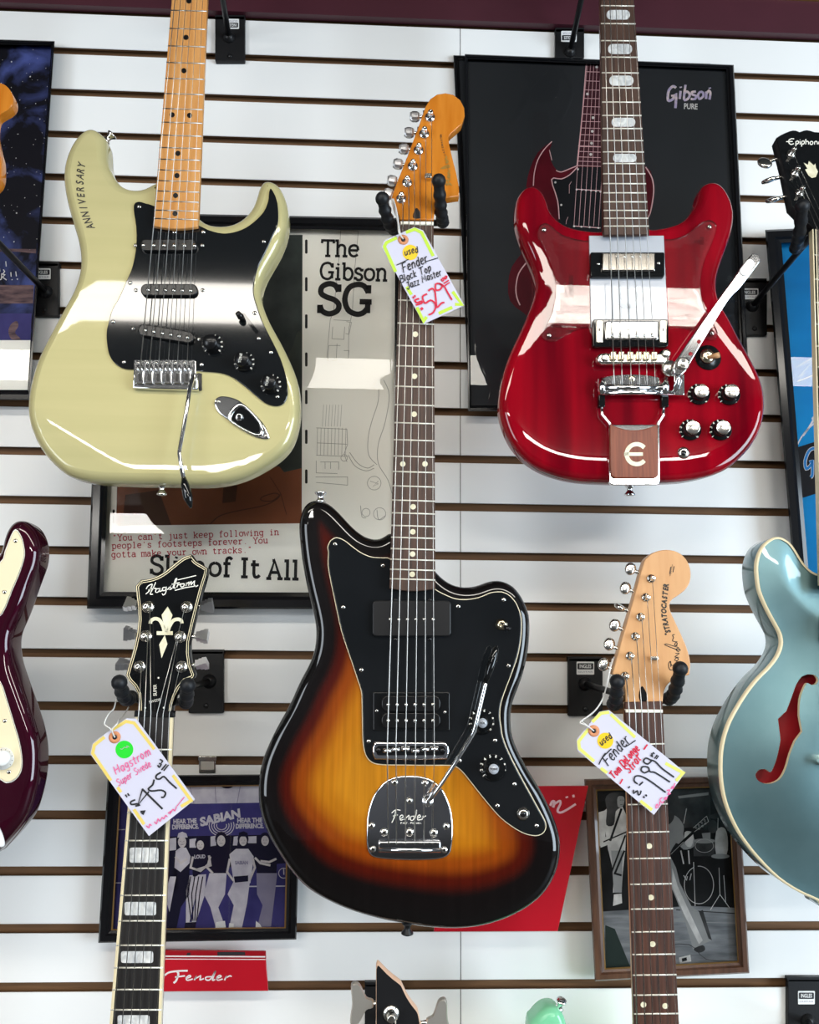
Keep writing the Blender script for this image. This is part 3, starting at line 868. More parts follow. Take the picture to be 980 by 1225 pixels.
def tuner(root, post, btn, pl, h, style, br=6.0, nut='chrome', tall=0.012, ang=0.0, back=-0.016, bs=1.0, sh=None):
    """post px on the headstock face, button px beside it"""
    k = pl.mpp(*post); R = br * k; c = pl.P(*post, h)
    t = B(nut).lathe(c, pl.n, [(R, 0), (R, 0.0012), (R * 0.82, 0.0022), (R * 0.55, 0.0026), (R * 0.5, tall), (R * 0.42, tall + 0.001), (R * 0.2, tall + 0.0006), (0, tall + 0.0005)], 20)
    tm = part('tuning_machine', t, root)
    q = pl.P(*btn, back); p = pl.P(*(sh or post), back)
    d = (q - p).normalized()
    u = d; v = pl.n.cross(d).normalized(); b = B(nut)
    b.tube([p + d * 0.004, q], 0.0026, 8)
    b.add([p + a * d * 0.010 + e * v * 0.006 + g * pl.n * 0.006 for a in (-1, 1) for e in (-1, 1) for g in (-1, 1)],
          [[0, 1, 3, 2], [4, 6, 7, 5], [0, 4, 5, 1], [2, 3, 7, 6], [0, 2, 6, 4], [1, 5, 7, 3]], False)
    if style == 'block':      # chunky cast button
        b.m('satin_chrome')
        for (l, wd, th) in ((0.0065, 0.0062, 0.0045), (0.0052, 0.0072, 0.0036)):
            vs = []
            for a in (-1, -0.6, 0.6, 1):
                s_ = 0.78 if abs(a) == 1 else 1.0
                for i in range(12):
                    an = 2 * math.pi * i / 12
                    ca, sa = math.cos(an), math.sin(an)
                    f = (abs(ca) ** 4 + abs(sa) ** 4) ** -0.25
                    vs.append(q + d * (l * a) + (v * ca * wd + pl.n * sa * th) * f * s_)
            b.add(vs, [[i * 12 + j, i * 12 + (j + 1) % 12, (i + 1) * 12 + (j + 1) % 12, (i + 1) * 12 + j] for i in range(3) for j in range(12)] + [list(range(12))[::-1], [36 + j for j in range(12)]], False)
    elif style == 'oval':     # oval vintage button
        a = rad(ang); v2 = v * math.cos(a) + pl.n * math.sin(a)
        nn = d.cross(v2).normalized()
        vs = []; fs = []; N1, N2 = 16, 8
        for i in range(N2 + 1):
            ph = math.pi * i / N2
            for j in range(N1):
                th = 2 * math.pi * j / N1
                vs.append(q + d * (0.0072 * bs * math.sin(ph) * math.cos(th)) + v2 * (0.0085 * bs * math.sin(ph) * math.sin(th)) + nn * (0.0034 * math.copysign(abs(math.cos(ph)) ** 0.6, math.cos(ph))))
        fs = [[i * N1 + j, i * N1 + (j + 1) % N1, (i + 1) * N1 + (j + 1) % N1, (i + 1) * N1 + j] for i in range(N2) for j in range(N1)]
        b.add(vs, fs, True)
    elif style == 'stepped':  # stepped art-deco button
        b.m('satin_chrome')
        a = rad(ang); v2 = v * math.cos(a) + pl.n * math.sin(a); nn = d.cross(v2).normalized()
        for (o, wd, l) in ((0.001, 0.0045, 0.0028), (0.0055, 0.0064, 0.0026), (0.0098, 0.0082, 0.0026)):
            for sc2, th in ((1.0, 0.0042),):
                cc = q + d * o
                b.add([cc + x * d * l + y * v2 * wd + z * nn * th for x in (-1, 1) for y in (-1, 1) for z in (-1, 1)],
                      [[0, 1, 3, 2], [4, 6, 7, 5], [0, 4, 5, 1], [2, 3, 7, 6], [0, 2, 6, 4], [1, 5, 7, 3]], False)
    else:                     # flared bass key
        b.m('satin_nickel')
        a = rad(ang)
        out = [(-0.004, -0.004), (0.004, -0.007), (0.012, -0.021), (0.019, -0.023), (0.022, -0.018), (0.020, 0), (0.022, 0.018), (0.019, 0.023), (0.012, 0.021), (0.004, 0.007), (-0.004, 0.004)]
        out = S([(x, y) for x, y in out], 3)
        n = len(out); vs = []
        for g, sc2 in ((-0.0035, 0.9), (-0.0015, 1), (0.0015, 1), (0.0035, 0.9)):
            vs += [q + d * (0.009 + (x - 0.009) * sc2) + v * y * sc2 + pl.n * g for x, y in out]
        b.add(vs, [[i * n + j, i * n + (j + 1) % n, (i + 1) * n + (j + 1) % n, (i + 1) * n + j] for i in range(3) for j in range(n)], True)
        b.add(vs[:n], [list(range(n))[::-1]], False); b.add(vs[3 * n:], [list(range(n))], False)
    part('tuner_button', b, tm)
    return tm


def strap_button(root, p, ax, m='chrome', k=1.0):
    b = B(m).lathe(p, ax, [(0.0068 * k, 0), (0.0055 * k, 0.0015), (0.0035 * k, 0.004), (0.0038 * k, 0.007), (0.0068 * k, 0.0105), (0.0072 * k, 0.012), (0.005 * k, 0.0132), (0, 0.0134)], 18)
    return part('strap_button', b, root)


def price_tag(label, outline, eye, pl, edge, edgem, sticker, stm, writing, cords):
    root = thing('price_tag', label, 'price tag', pl.P(*eye), 'hand-written price tags on strings')
    card = part('card', B('paper').plate(outline, pl, 0.0, 0.0006), root)
    for s in edge: part('marker_stripe', B(edgem).stroke(s, 3.8, pl, 0.0009), card)
    b = B('eyelet').lathe(pl.P(*eye, 0.0006), pl.n, [(0.0068, 0), (0.0068, 0.0006), (0.003, 0.0007), (0.0028, 0.0003)], 24)
    b.m('ink').lathe(pl.P(*eye, 0.001), pl.n, [(0.0026, 0), (0.0026, 0.0004), (0, 0.0004)], 16)
    part('eyelet', b, root, 'tan paper eyelet')
    st = part('sticker', B(stm).plate(circ(sticker[0], sticker[1], sticker[2], 30), pl, 0.0006, 0.0011), root, 'round %s sticker' % stm.split('_')[1])
    by = {}
    for m, wd, pts, k in writing:
        by.setdefault(m, B(m)).stroke(pts, wd, pl, 0.0015, k)
    for m, b in by.items(): part('handwriting', b, card)
    for c in cords:
        part('cord', B('twine').tube(S([tuple(pl.P(x, y, h)) for x, y, h in c], 6, False), 0.0009, 6), root)
    return root


def jack(root, x, y, pl, h, r, m='nickel'):
    k = pl.mpp(x, y) * r
    j = part('jack_socket', B(m).lathe(pl.P(x, y, h), pl.n, [(k, 0), (k, 0.0012), (k * 0.8, 0.002), (k * 0.66, 0.0036), (k * 0.46, 0.0036)], 24), root)
    part('jack_hole', B('black_gloss').lathe(pl.P(x, y, h + 0.0034), pl.n, [(k * 0.47, 0), (k * 0.47, 0.0003), (0, 0.0003)], 18), j)
    return j

# ================================================================== champagne double-cutaway (upper left)
def guitar_champagne():
    pl = Pl(0.28); A1, A2, A3, A4 = K(20, 140, 4.9), K(20, 360, 4.9), K(180, 200, 4.9), K(180, 380, 4.9)
    g = thing('electric_guitar', 'pale champagne electric guitar with black pickguard and maple neck, upper left', 'electric guitar', pl.P(200, 588, -0.045),
              'electric guitars hung on the wall')
    out = (A1(440, 80, 390, 100, 345, 150, 310, 215, 287, 290, 280, 370, 292, 460, 315, 560, 345, 660, 368, 740, 380, 820, 378, 900, 360, 980, 325, 1060, 285, 1130)
           + A2(240, 137, 190, 230, 140, 330, 105, 430, 82, 530, 72, 620, 75, 700, 95, 770, 130, 850, 180, 920, 240, 980, 310, 1030, 400, 1065, 500, 1083, 620, 1090, 760, 1095)
           + A4(100, 996, 300, 1003, 430, 995, 560, 965, 680, 905, 770, 845, 830, 780, 865, 700, 885, 600, 885, 500, 870, 400, 840, 310, 800, 220, 760, 140, 720, 70)
           + A3(690, 892, 665, 830, 660, 760, 685, 680, 730, 600, 775, 520, 808, 430, 820, 360, 815, 290, 800, 220, 780, 160, 750, 115, 705, 92, 660, 100, 635, 150, 615, 220, 580, 280, 530, 325, 470, 350, 400, 355, 345, 345, 300, 320)
           + [(228, 252), (212, 240), (198, 226), (188, 220)] + A1(760, 432, 690, 437, 640, 425, 600, 395, 572, 350, 565, 280, 562, 210, 545, 160, 512, 118, 475, 90))
    la, lb = pl.uv(40, 486), pl.uv(135, 550)
    dx, dy = lb[0] - la[0], lb[1] - la[1]; dl = math.hypot(dx, dy)

    def arm_cut(a, h):
        if h < -0.02: return 0.0
        d = (a[0] - la[0]) * dy / dl - (a[1] - la[1]) * dx / dl
        return -0.11 * (math.sqrt(max(d, 0) ** 2 + 2.5e-5) - 0.005) if d > 0 else 0.0
    part('body', B('aged_silver').plate(S(out, 3), pl, -0.044, 0.0, bf=0.0115, bb=0.0115, seg=6, auto=True, grid=0.008, warp=arm_cut, belly=(0.020, 0.0012)), g)
    gu = (A1(805, 522, 760, 508, 720, 497, 692, 508, 686, 545, 700, 640, 702, 720, 695, 800, 675, 890, 640, 970, 600, 1060, 560, 1130)
          + A2(540, 122, 528, 180, 530, 250, 545, 320, 580, 370, 630, 398, 690, 402, 760, 402) + [(236, 444)]
          + A4(310, 317, 410, 325, 480, 350, 550, 400, 620, 460, 680, 505, 740, 520, 785, 500, 805, 450, 800, 370, 780, 290, 750, 210, 700, 110)
          + A3(660, 912, 630, 830, 607, 750, 608, 680, 630, 590, 670, 510, 710, 420, 745, 340, 750, 270, 740, 190, 708, 126, 695, 150, 690, 200, 665, 260, 620, 310, 560, 355, 490, 382, 420, 388, 350, 372, 290, 345))
    b = B('decal_white').plate(S(gu, 3), pl, 0.0, 0.0012)
    cen = (240, 370)
    pg = part('pickguard', B('guard_black').plate(S(gu, 3), pl, 0.0012, 0.0026, bf=0.0009, seg=2), g, 'glossy black pickguard')
    part('white_ply', b, pg)
    for x, y in A1(718, 525, 665, 972, 565, 1200) + A2(628, 358) + A3(310, 380, 665, 435, 612, 855, 635, 1003, 707, 1085, 300, 1157) + A4(745, 463) + A3(140, 380):
        screw(g, x, y, pl, 0.0026, 2.5)
    neck(g, (216.7, -135), (253.5, -135), (183.2, 270.6), (236.6, 271.5), pl, 0.009, 'maple', 'maple',
         (-110, -85, -60, -36, -11.5, 12.4, 34.1, 55, 74.8, 93.8, 112, 129.9, 146.2, 161.7, 176.4, 190.4, 203.2, 216, 228.4, 240.4, 251.3, 261.3),
         dots=[(226, 1), (222.6, 44.6), (220, 84.5), (206, 137.3), (226.8, 138), (212.9, 183.4), (211.7, 210), (210, 233.8), (209.4, 255.5)], dotr=3.1, dotm='black_plastic', end=3, skew=0.8, fretm='steel_string')
    hs = [(x * 0.86 - 425, (y - 850) * 0.86 - 135) for x, y in K(680, 650, 6.125)(415, 1225, 415, 1060, 380, 1000, 330, 910, 390, 720, 470, 440, 545, 165, 640, 60, 720, 48, 800, 65, 893, 190, 865, 330, 760, 410, 740, 450, 790, 590, 875, 790, 885, 960, 720, 1030, 690, 1225)]
    part('headstock', B('maple').plate(S(hs, 3), pl, -0.016, -0.002, bf=0.002, bb=0.002), g)
    # pickups
    for (p0, p1, w0, w1, ang) in (((181.6 - 10.2, 293.2), (232.7, 293.9), 169, 241, 0), ((177, 346.7), (228, 347.6), 166, 238, 0), ((173.5, 395.1), (224.3, 403.9), 163, 235, 9.3)):
        cx, cy = (p0[0] + p1[0]) / 2, (p0[1] + p1[1]) / 2
        sh = rot(rr(cx - 34, cy - 7.4, cx + 34, cy + 7.4, 7.2, 6), (cx, cy), ang)
        pk = part('pickup', B('black_plastic').plate(sh, pl, 0.002, 0.0075, bf=0.0015), g)
        for x, y in row(p0, p1):
            k = pl.mpp(x, y)
            part('pole_piece', B('nickel').lathe(pl.P(x, y, 0.007), pl.n, [(2.4 * k, 0), (2.4 * k, 0.0012), (0, 0.0013)], 12), pk)
        for e in (-40, 40):
            x, y = rot([(cx + e, cy)], (cx, cy), ang)[0]; screw(g, x, y, pl, 0.0026, 2.3)
    # switch, knobs
    sw = part('selector_switch', B('black_gloss').poly(rot(rr(297, 372, 301.5, 402, 2), (299, 387), -38), pl, 0.0028), g)
    part('switch_tip', B('black_plastic').tube([pl.P(292, 383, 0.003), pl.P(288, 379, 0.012), pl.P(284, 374, 0.017)], [0.0022, 0.0042, 0.003], 10), sw)
    knob(g, A3(365, 1040)[0], A3(346, 1022)[0], pl, 0.0026, 12.2, 8.8, 'black')
    knob(g, A3(550, 1143)[0], A3(534, 1120)[0], pl, 0.0026, 12.2, 8.8, 'black', 'TONE')
    knob(g, A4(706, 392)[0], A4(692, 374)[0], pl, 0.0026, 12.2, 8.8, 'black', 'TONE')
    # bridge
    br = part('bridge_plate', B('chrome').plate(rr(160, 430.5, 234.5, 452, 2), pl, 0.001, 0.0035, bf=0.0008), g)
    part('bridge_block', B('chrome').plate([(160, 445), (237, 447), (237, 466.5), (159, 464.5)], pl, 0.001, 0.009, bf=0.0012), br)
    xs = [167.3, 178.2, 189, 200.6, 211.8, 223.5]
    for x in xs:
        b = B('chrome').plate(rr(x - 4.8, 444, x + 4.8, 459, 1), pl, 0.009, 0.0125, bf=0.0008)
        b.m('black_plastic').plate(rr(x - 1.8, 447, x + 1.8, 456, 1.5), pl, 0.0122, 0.0128)
        b.m('chrome').tube([pl.P(x - 2.6, 437, 0.007), pl.P(x - 2.6, 444, 0.0085)], 0.0011, 6); b.tube([pl.P(x + 2.6, 437, 0.007), pl.P(x + 2.6, 444, 0.0085)], 0.0011, 6)
        part('saddle', b, br)
    for x in (165, 176, 187, 199, 210, 221): screw(br, x, 434, pl, 0.0035, 1.8)
    part('bridge_recess', B('black_plastic').plate([(237, 446), (241.5, 447), (241.5, 467), (237, 468)], pl, 0.0003, 0.0012), g)
    arm = [pl.P(231, 448, 0.006), pl.P(230.5, 453, 0.016), pl.P(228, 461, 0.02)] + [pl.P(x, y, h) for x, y, h in ((221, 505, 0.022), (215, 539, 0.023), (214.6, 543, 0.0232), (216, 552, 0.0235), (220, 574, 0.025))]
    ar = part('tremolo_arm', B('chrome').tube(arm, 0.0027, 10), g)
    part('arm_tip', B('black_gloss').tube([pl.P(219.6, 571, 0.025), pl.P(221.5, 580, 0.025), pl.P(225, 595, 0.0255), pl.P(228.4, 607.5, 0.026)], [0.0028, 0.005, 0.0055, 0.0016], 12), ar)
    # jack plate
    jp = S(A4(375, 510, 385, 475, 430, 460, 520, 485, 610, 560, 670, 630, 700, 695, 682, 716, 620, 705, 540, 665, 460, 605, 400, 560), 4)
    j = part('jack_plate', B('chrome').plate(jp, pl, 0.0, 0.0026, bf=0.002, seg=4), g)
    cup = S(A4(455, 590, 508, 508, 560, 520, 640, 605, 660, 660, 640, 692, 560, 665), 4)
    b = B('chrome'); cc = A4(565, 605)[0]; n = len(cup); rings = []
    for t, h in ((1.06, 0.0024), (0.98, 0.0042), (0.90, 0.0040), (0.82, 0.0030)):
        rings += [pl.P(lerp(cc[0], x, t), lerp(cc[1], y, t), h) for x, y in cup]
    b.add(rings, [[i * n + q, i * n + (q + 1) % n, (i + 1) * n + (q + 1) % n, (i + 1) * n + q] for i in range(3) for q in range(n)], True)
    part('jack_cup', b, j)
    part('jack_cup_floor', B('black_gloss').poly([(lerp(cc[0], x, 0.8), lerp(cc[1], y, 0.8)) for x, y in cup], pl, 0.0031), j)
    jack(j, *A4(522, 582)[0], pl, 0.0032, 5.2, 'chrome')
    for x, y in A4(400, 492, 678, 693): screw(j, x, y, pl, 0.0027, 2)
    strings(g, row((209.3, 0), (242.5, 0)), list(zip(xs, [446] * 6)), pl, 0.0118, 0.0135, extra=[(x + 9.4 - i * 2.0, -120, 0.0105) for i, x in enumerate([209.3, 215.9, 222.6, 229.2, 235.9, 242.5])])
    p = pl.P(126.5, 168.5, -0.020); strap_button(g, p, Vector((0.62, -0.1, 0.6)), 'nickel', 0.95)
    p = pl.P(194, 580, -0.024); strap_button(g, p, Vector((0.0, 0.1, -1)), 'nickel', 0.85)
    # lettering on the horn, each letter turned along the curve
    pa = S(A1(432, 632, 413, 590, 398, 545, 387, 500, 378, 455, 373, 410, 371, 365, 374, 325, 380, 285), 8, False)
    b = B('decal_dark'); L = len(pa) - 1
    for i, ch in enumerate('ANNIVERSARY'):
        t = i / 10.0 * L; i0 = int(min(L - 1, t)); a, c = pa[i0], pa[i0 + 1]
        x, y = lerp(a[0], c[0], t - i0), lerp(a[1], c[1], t - i0)
        a2, c2 = pa[max(0, i0 - 3)], pa[min(L, i0 + 4)]
        ang = math.degrees(math.atan2(-(c2[1] - a2[1]), c2[0] - a2[0]))
        b.text(ch, x + 4.0, y + 1, 8.8, pl, 0.0003, ang, sx=0.72, shear=0.25, bold=0.022)
    part('lettering', b, g)
    return g


# ================================================================== cherry red double-cutaway (upper right)
def guitar_cherry():
    pl = Pl(0.26, tx=0.6, piv=(752, 420)); R1, R2, R3, R4 = K(590, 160, 4.9), K(740, 200, 4.9), K(590, 380, 4.9), K(740, 380, 4.9)
    g = thing('electric_guitar', 'cherry red electric guitar with chrome vibrato arm and rosewood tailpiece, upper right', 'electric guitar', pl.P(752, 582, -0.045),
              'electric guitars hung on the wall')
    out = (R1(330, 455, 312, 395, 287, 348, 250, 318, 210, 312, 170, 335, 140, 385, 122, 450, 118, 510, 128, 580, 150, 650, 180, 725, 212, 795, 232, 870, 238, 940, 220, 1010, 190, 1090, 160, 1160)
           + R3(135, 137, 100, 210, 65, 300, 40, 400, 25, 500, 28, 590, 55, 680, 100, 770, 170, 850, 260, 910, 370, 950, 480, 972, 600, 980, 760, 984)
           + R4(250, 980, 380, 970, 520, 940, 640, 885, 740, 800, 810, 700, 845, 600, 853, 500, 840, 400, 800, 300, 740, 190, 690, 100)
           + R2(640, 882, 600, 820, 572, 740, 572, 660, 590, 590, 620, 500, 650, 420, 668, 340, 672, 270, 655, 200, 620, 135, 575, 97, 525, 95, 480, 120, 450, 170, 435, 230, 410, 290, 360, 330, 290, 355, 220, 366, 170, 368)
           + [(765, 262), (735, 262)] + R1(655, 572, 590, 577, 520, 570, 440, 552, 385, 520, 350, 485))
    part('body', B('cherry').plate(S(out, 3), pl, -0.036, 0.0, bf=0.010, bb=0.010, seg=6, auto=True, grid=0.006, belly=(0.030, 0.0024)), g)
    lw = S(R1(262, 572, 278, 538, 310, 525, 345, 545, 400, 590, 470, 615, 530, 626), 4, False) + R1(564, 627, 578, 1133) + S(R1(574, 1133, 520, 1140, 440, 1170, 380, 1205, 340, 1218, 303, 1205, 290, 1180, 310, 1130, 345, 1050, 365, 960, 368, 880, 350, 790, 310, 690, 270, 610), 4, False)
    rw = [R2(265, 425)[0]] + S(R2(270, 424, 330, 420, 400, 395, 450, 355, 500, 320, 540, 312, 572, 335, 570, 380, 545, 450, 510, 530, 488, 610, 480, 700, 495, 790, 530, 870, 570, 940, 582, 980, 565, 1008, 530, 1010, 480, 985, 430, 957, 360, 937, 292, 932), 4, False)
    pg = part('pickguard', B('acrylic').plate(lw, pl, 0.0, 0.0026, bf=0.0008, seg=2), g, 'clear acrylic pickguard')
    part('pickguard_wing', B('acrylic').plate(rw, pl, 0.0, 0.0026, bf=0.0008, seg=2), pg)
    cp = part('center_panel', B('silver_panel').plate([(705, 282), (794.3, 282), (799, 390.5), (707.3, 391.5)], pl, 0.0, 0.0027, bf=0.0003, seg=1), pg, 'silvery white centre panel')
    # epsilon badge on the panel, lying on its back
    def eps(b, cx, cy, s, ang, pl, h, wd):
        arc = [(s * math.cos(rad(a)), s * math.sin(rad(a))) for a in range(40, 321, 14)]
        for pts, w2 in ((arc, wd), ([(-s * 1.25, 0), (s * 0.62, 0)], wd * 0.85)):
            b.stroke(rot([(cx + x, cy + y) for x, y in pts], (cx, cy), ang), w2, pl, h)
    b = B('print_white'); eps(b, R1(795, 945)[0][0], R1(795, 950)[0][1], 13, -90, pl, 0.003, 5); part('badge', b, cp)
    for x, y in R1(298, 562, 328, 1181) + R2(533, 348, 548, 972): screw(g, x, y, pl, 0.0026, 2.6)
    neck(g, (716.7, -150), (748.7, -150), (722.7, 281.5), (776.9, 280.8), pl, 0.0125, 'rosewood', 'mahogany',
         (-128, -104, -80, -56, -34, -13.5, 6.9, 28.3, 48.7, 68.4, 87.2, 105.2, 122.2, 138.2, 153.8, 168.2, 181.8, 195.7, 208, 219.8, 230.8, 241.6, 251.8, 261.2, 270.6), thick=0.02,
         dots=[(x, y, rr(x - w / 2, y - h / 2, x + w / 2, y + h / 2, h / 2 - 0.3, 5)) for x, y, w, h in ((737, -25, 27, 11.5), (739.8, 17.6, 28, 11.5), (742, 58.6, 29, 12), (743.6, 96.4, 29, 12), (746, 146.2, 28.5, 10.6), (747.6, 189, 28, 10))],
         dotm='pearl', skew=0.6, end=0)
    hp = Pl(0.26, tx=0, piv=(732, -150))
    hs = [(713, -146), (706, -170), (694, -190), (690, -240), (684, -290), (690, -304), (715, -312), (730, -304), (748, -314), (776, -304), (780, -290), (768, -240), (762, -190), (754, -170), (751, -146)]
    part('headstock', B('black_gloss').plate(S(hs, 3), hp, -0.022, -0.006, bf=0.001), g)
    for y, dx in ((-195, 0), (-232, 3), (-270, 6)):
        tuner(g, (703 - dx, y), (676 - dx, y), hp, -0.006, 'oval', 5.2, 'nickel', ang=40, back=-0.018)
        tuner(g, (754 + dx, y), (782 + dx, y), hp, -0.006, 'oval', 5.2, 'nickel', ang=40, back=-0.018)
    # pickups
    p1 = part('pickup', B('black_gloss').plate(rr(706.5, 302, 795, 331.5, 2), pl, 0.0027, 0.009, bf=0.001), g)
    part('pickup_cover', B('pickup_nickel').plate(rr(720, 302.8, 784, 325, 2), pl, 0.009, 0.0125, bf=0.0018), p1)
    for x in R1(728, 720, 770, 720, 815, 720, 862, 720, 908, 720): part('pole_piece', B('nickel').lathe(pl.P(x[0], x[1], 0.0125), pl.n, [(0.0017, 0), (0.0015, .0006), (0, .0008)], 12), p1)
    for x, y in R1(617, 762) + R2(235, 562): screw(g, x, y, pl, 0.009, 2.0)
    p2 = part('pickup', B('black_gloss').plate(rr(709.5, 382, 799.6, 415, 3), pl, 0.0027, 0.010, bf=0.001), g)
    part('pickup_cover', B('chrome').plate(rr(723.7, 384.5, 788, 407, 2.5), pl, 0.010, 0.0145, bf=0.0022), p2)
    for x0, x1 in ((713.5, 721.5), (789.5, 797.5)):
        part('mounting_block', B('nickel').plate(rr(x0, 383.5, x1, 410, 1.5), pl, 0.010, 0.0125, bf=0.0008), p2)
        screw(p2, (x0 + x1) / 2, 394.5, pl, 0.0125, 1.9)
    for x, y in R3(695, 103, 745, 103, 795, 103, 840, 103, 885, 103, 932, 103): part('pole_piece', B('chrome').lathe(pl.P(x, y, 0.0145), pl.n, [(0.002, 0), (0.0018, .0006), (0, .0008)], 12), p2)
    # tune-o-matic style bridge
    br = part('bridge', B('nickel').plate(rr(714, 423, 799, 436, 6.4, 6), pl, 0.006, 0.0135, bf=0.0025), g)
    for x, y in ((721, 432), (793, 427)):
        k = pl.mpp(x, y)
        part('stud', B('nickel').lathe(pl.P(x, y, 0.0005), pl.n, [(7 * k, 0), (7 * k, 0.0045), (5 * k, 0.006), (5 * k, 0.0148), (3 * k, 0.0155), (0, 0.0153)], 18), br)
    sx = [733.9, 743.5, 754.3, 764.5, 773.3, 782.9]
    for x in sx: part('saddle', B('brass').plate(rr(x - 3.6, 420.5, x + 3.6, 431, 1), pl, 0.0125, 0.0165, bf=0.0014), br)
    # vibrato: cam housing, roller, frame, rosewood plate, arm
    vb = part('vibrato_housing', B('chrome').plate(S(R3(648, 352, 700, 340, 800, 333, 900, 338) + R4(238, 352), 4, False) + [(790, 463), (722, 463)], pl, 0.004, 0.011, bf=0.001), g, 'chrome vibrato tailpiece')
    part('roller', B('chrome').tube([pl.P(720, 464, 0.0105), pl.P(795, 464, 0.0105)], 0.0048, 16), vb)
    part('roller', B('chrome').tube([pl.P(720, 470, 0.011), pl.P(806, 470, 0.011)], 0.0032, 14), vb)
    for x0, x1 in ((715.5, 725), (790.5, 801)):
        part('bearing_post', B('chrome').tube([pl.P((x0 + x1) / 2, 455, 0.006), pl.P((x0 + x1) / 2, 463, 0.0115), pl.P((x0 + x1) / 2, 472, 0.0095)], (x1 - x0) / 2 * pl.mpp(750, 460), 16), vb)
        part('bearing_bracket', B('black_gloss').plate(rr(x0 + 1, 472, x1 - 1, 487, 1.5), pl, 0.001, 0.008, bf=0.001), vb)
    screw(vb, *R3(813, 355)[0], pl, 0.011, 4.0, 'brass')
    for x, y in ((728, 462), (787, 462)): screw(vb, x, y, pl, 0.0135, 2.4)
    for sg, pts in (('l', ((720, 486), (720.5, 496), (730, 507), (730, 512))), ('r', ((794, 486), (793.5, 497), (787.5, 506), (787, 512)))):
        part('frame_rod', B('chrome').tube([pl.P(x, y, 0.006) for x, y in pts], 0.0021, 10), vb)
    part('tail_frame', B('chrome').plate(rr(728.5, 508, 789.5, 580.5, 5), pl, 0.0005, 0.005, bf=0.0015), vb)
    top = S(R3(684, 622, 720, 640, 770, 656, 825, 660, 880, 655, 930, 640) + R4(228, 622), 4, False)
    tp = part('tail_plate', B('rosewood_plate').plate(top + [(788, 560), (787.5, 569), (784, 572), (735, 572), (731, 569), (730, 560)], pl, 0.004, 0.0085, bf=0.0012), vb, 'rosewood tailpiece plate')
    b = B('pearl_cream'); x, y = R3(842, 800)[0]; eps(b, x, y, 12.0, 0, pl, 0.009, 5); part('badge', b, tp)
    x, y = R4(360, 285)[0]
    av = part('vibrato_arm', B('chrome').tube([pl.P(808, 470, 0.011), pl.P(812, 455, 0.012), pl.P(813, 443, 0.014)], [0.0055, 0.0062, 0.007], 12, flat=0.6), g)
    part('arm_bracket', B('chrome').plate(rr(806.5, 447, 819, 473, 2), pl, 0.008, 0.013, bf=0.001), av)
    part('arm_pivot', B('nickel').lathe(pl.P(800, 442, 0.006), pl.n, [(0.011, 0), (0.011, 0.006), (0.008, 0.009), (0, 0.009)], 20), av)
    ctr = [(813, 440), (833, 408), (866, 358), (880, 341), (893, 323), (905, 308)]
    L, R = [], []
    wd = (8.5, 7.2, 5.2, 6.4, 7.2, 6.6)
    for i, (cx, cy) in enumerate(ctr):
        a, c = ctr[max(0, i - 1)], ctr[min(len(ctr) - 1, i + 1)]; d = (c[0] - a[0], c[1] - a[1]); l = math.hypot(*d)
        L.append((cx - d[1] / l * wd[i], cy + d[0] / l * wd[i])); R.append((cx + d[1] / l * wd[i], cy - d[0] / l * wd[i]))
    blade = S(L, 4, False) + [(906.6, 304.6)] + S(R[::-1], 4, False) + [(806, 446), (809, 450), (815, 449)]
    part('arm_blade', B('arm_chrome').plate(blade, pl, 0.020, 0.0235, bf=0.0012), av)
    part('arm_tip_pad', B('white_plastic').plate(rot(rr(888.5, 309, 899.5, 331, 5), (894, 320), 38), pl, 0.0234, 0.0248, bf=0.0008), av)
    for hx, hy in R4(472, 142, 423, 213):
        part('arm_hole', B('fhole_red').lathe(pl.P(hx, hy, 0.0234), pl.n, [(0.0026, 0), (0.0026, 0.0003), (0, 0.0003)], 16), av)
    part('arm_bolt', B('nickel').lathe(pl.P(x, y, 0.014), pl.n, [(0.0085, 0), (0.0085, 0.0105), (0.006, 0.0125), (0.0058, 0.0125), (0.002, 0.011), (0, 0.011)], 20), av)
    # switch, knobs, jack
    x, y = R4(525, 235)[0]; k = pl.mpp(x, y)
    sw = part('selector_switch', B('black_plastic').lathe(pl.P(x, y, 0.0), pl.n, [(15.5 * k, 0), (15.5 * k, 0.0012), (0, 0.0013)], 32), g)
    part('switch_nut', B('brass').lathe(pl.P(x - 1, y - 1.5, 0.0013), pl.n, [(9 * k, 0), (9 * k, 0.002), (7 * k, 0.003), (5.5 * k, 0.0045), (3 * k, 0.0045), (0, 0.0035)], 20), sw)
    part('switch_tip', B('wood_tip').tube([pl.P(x, y, 0.004), pl.P(x + 8, y - 2, 0.012), pl.P(x + 13.5, y - 3.5, 0.016)], [0.0022, 0.0034, 0.0036], 10), sw)
    for sx0, sy0, cx, cy in ((470, 452, 488, 430), (646, 454, 665, 430), (419, 660, 437, 643), (597, 660, 615, 643)):
        knob(g, R4(sx0, sy0)[0], R4(cx, cy)[0], pl, 0.0, 12.8, 8.3, 'reflector')
    jack(g, *R4(382, 792)[0], pl, 0.0, 7.4)
    strings(g, row((722.7, 0), (757.6, 0)), [(x, 426) for x in sx], pl, 0.0158, 0.0172, extra=[(718.5 + i * 5.6, -150, 0.0145) for i in range(6)])
    strings(g, [(x, 426) for x in sx], [(x + 1.4, 470) for x in sx], pl, 0.0172, 0.013)
    strap_button(g, pl.P(753.5, 581, -0.02), Vector((0.0, 0.12, -1)))
    return g


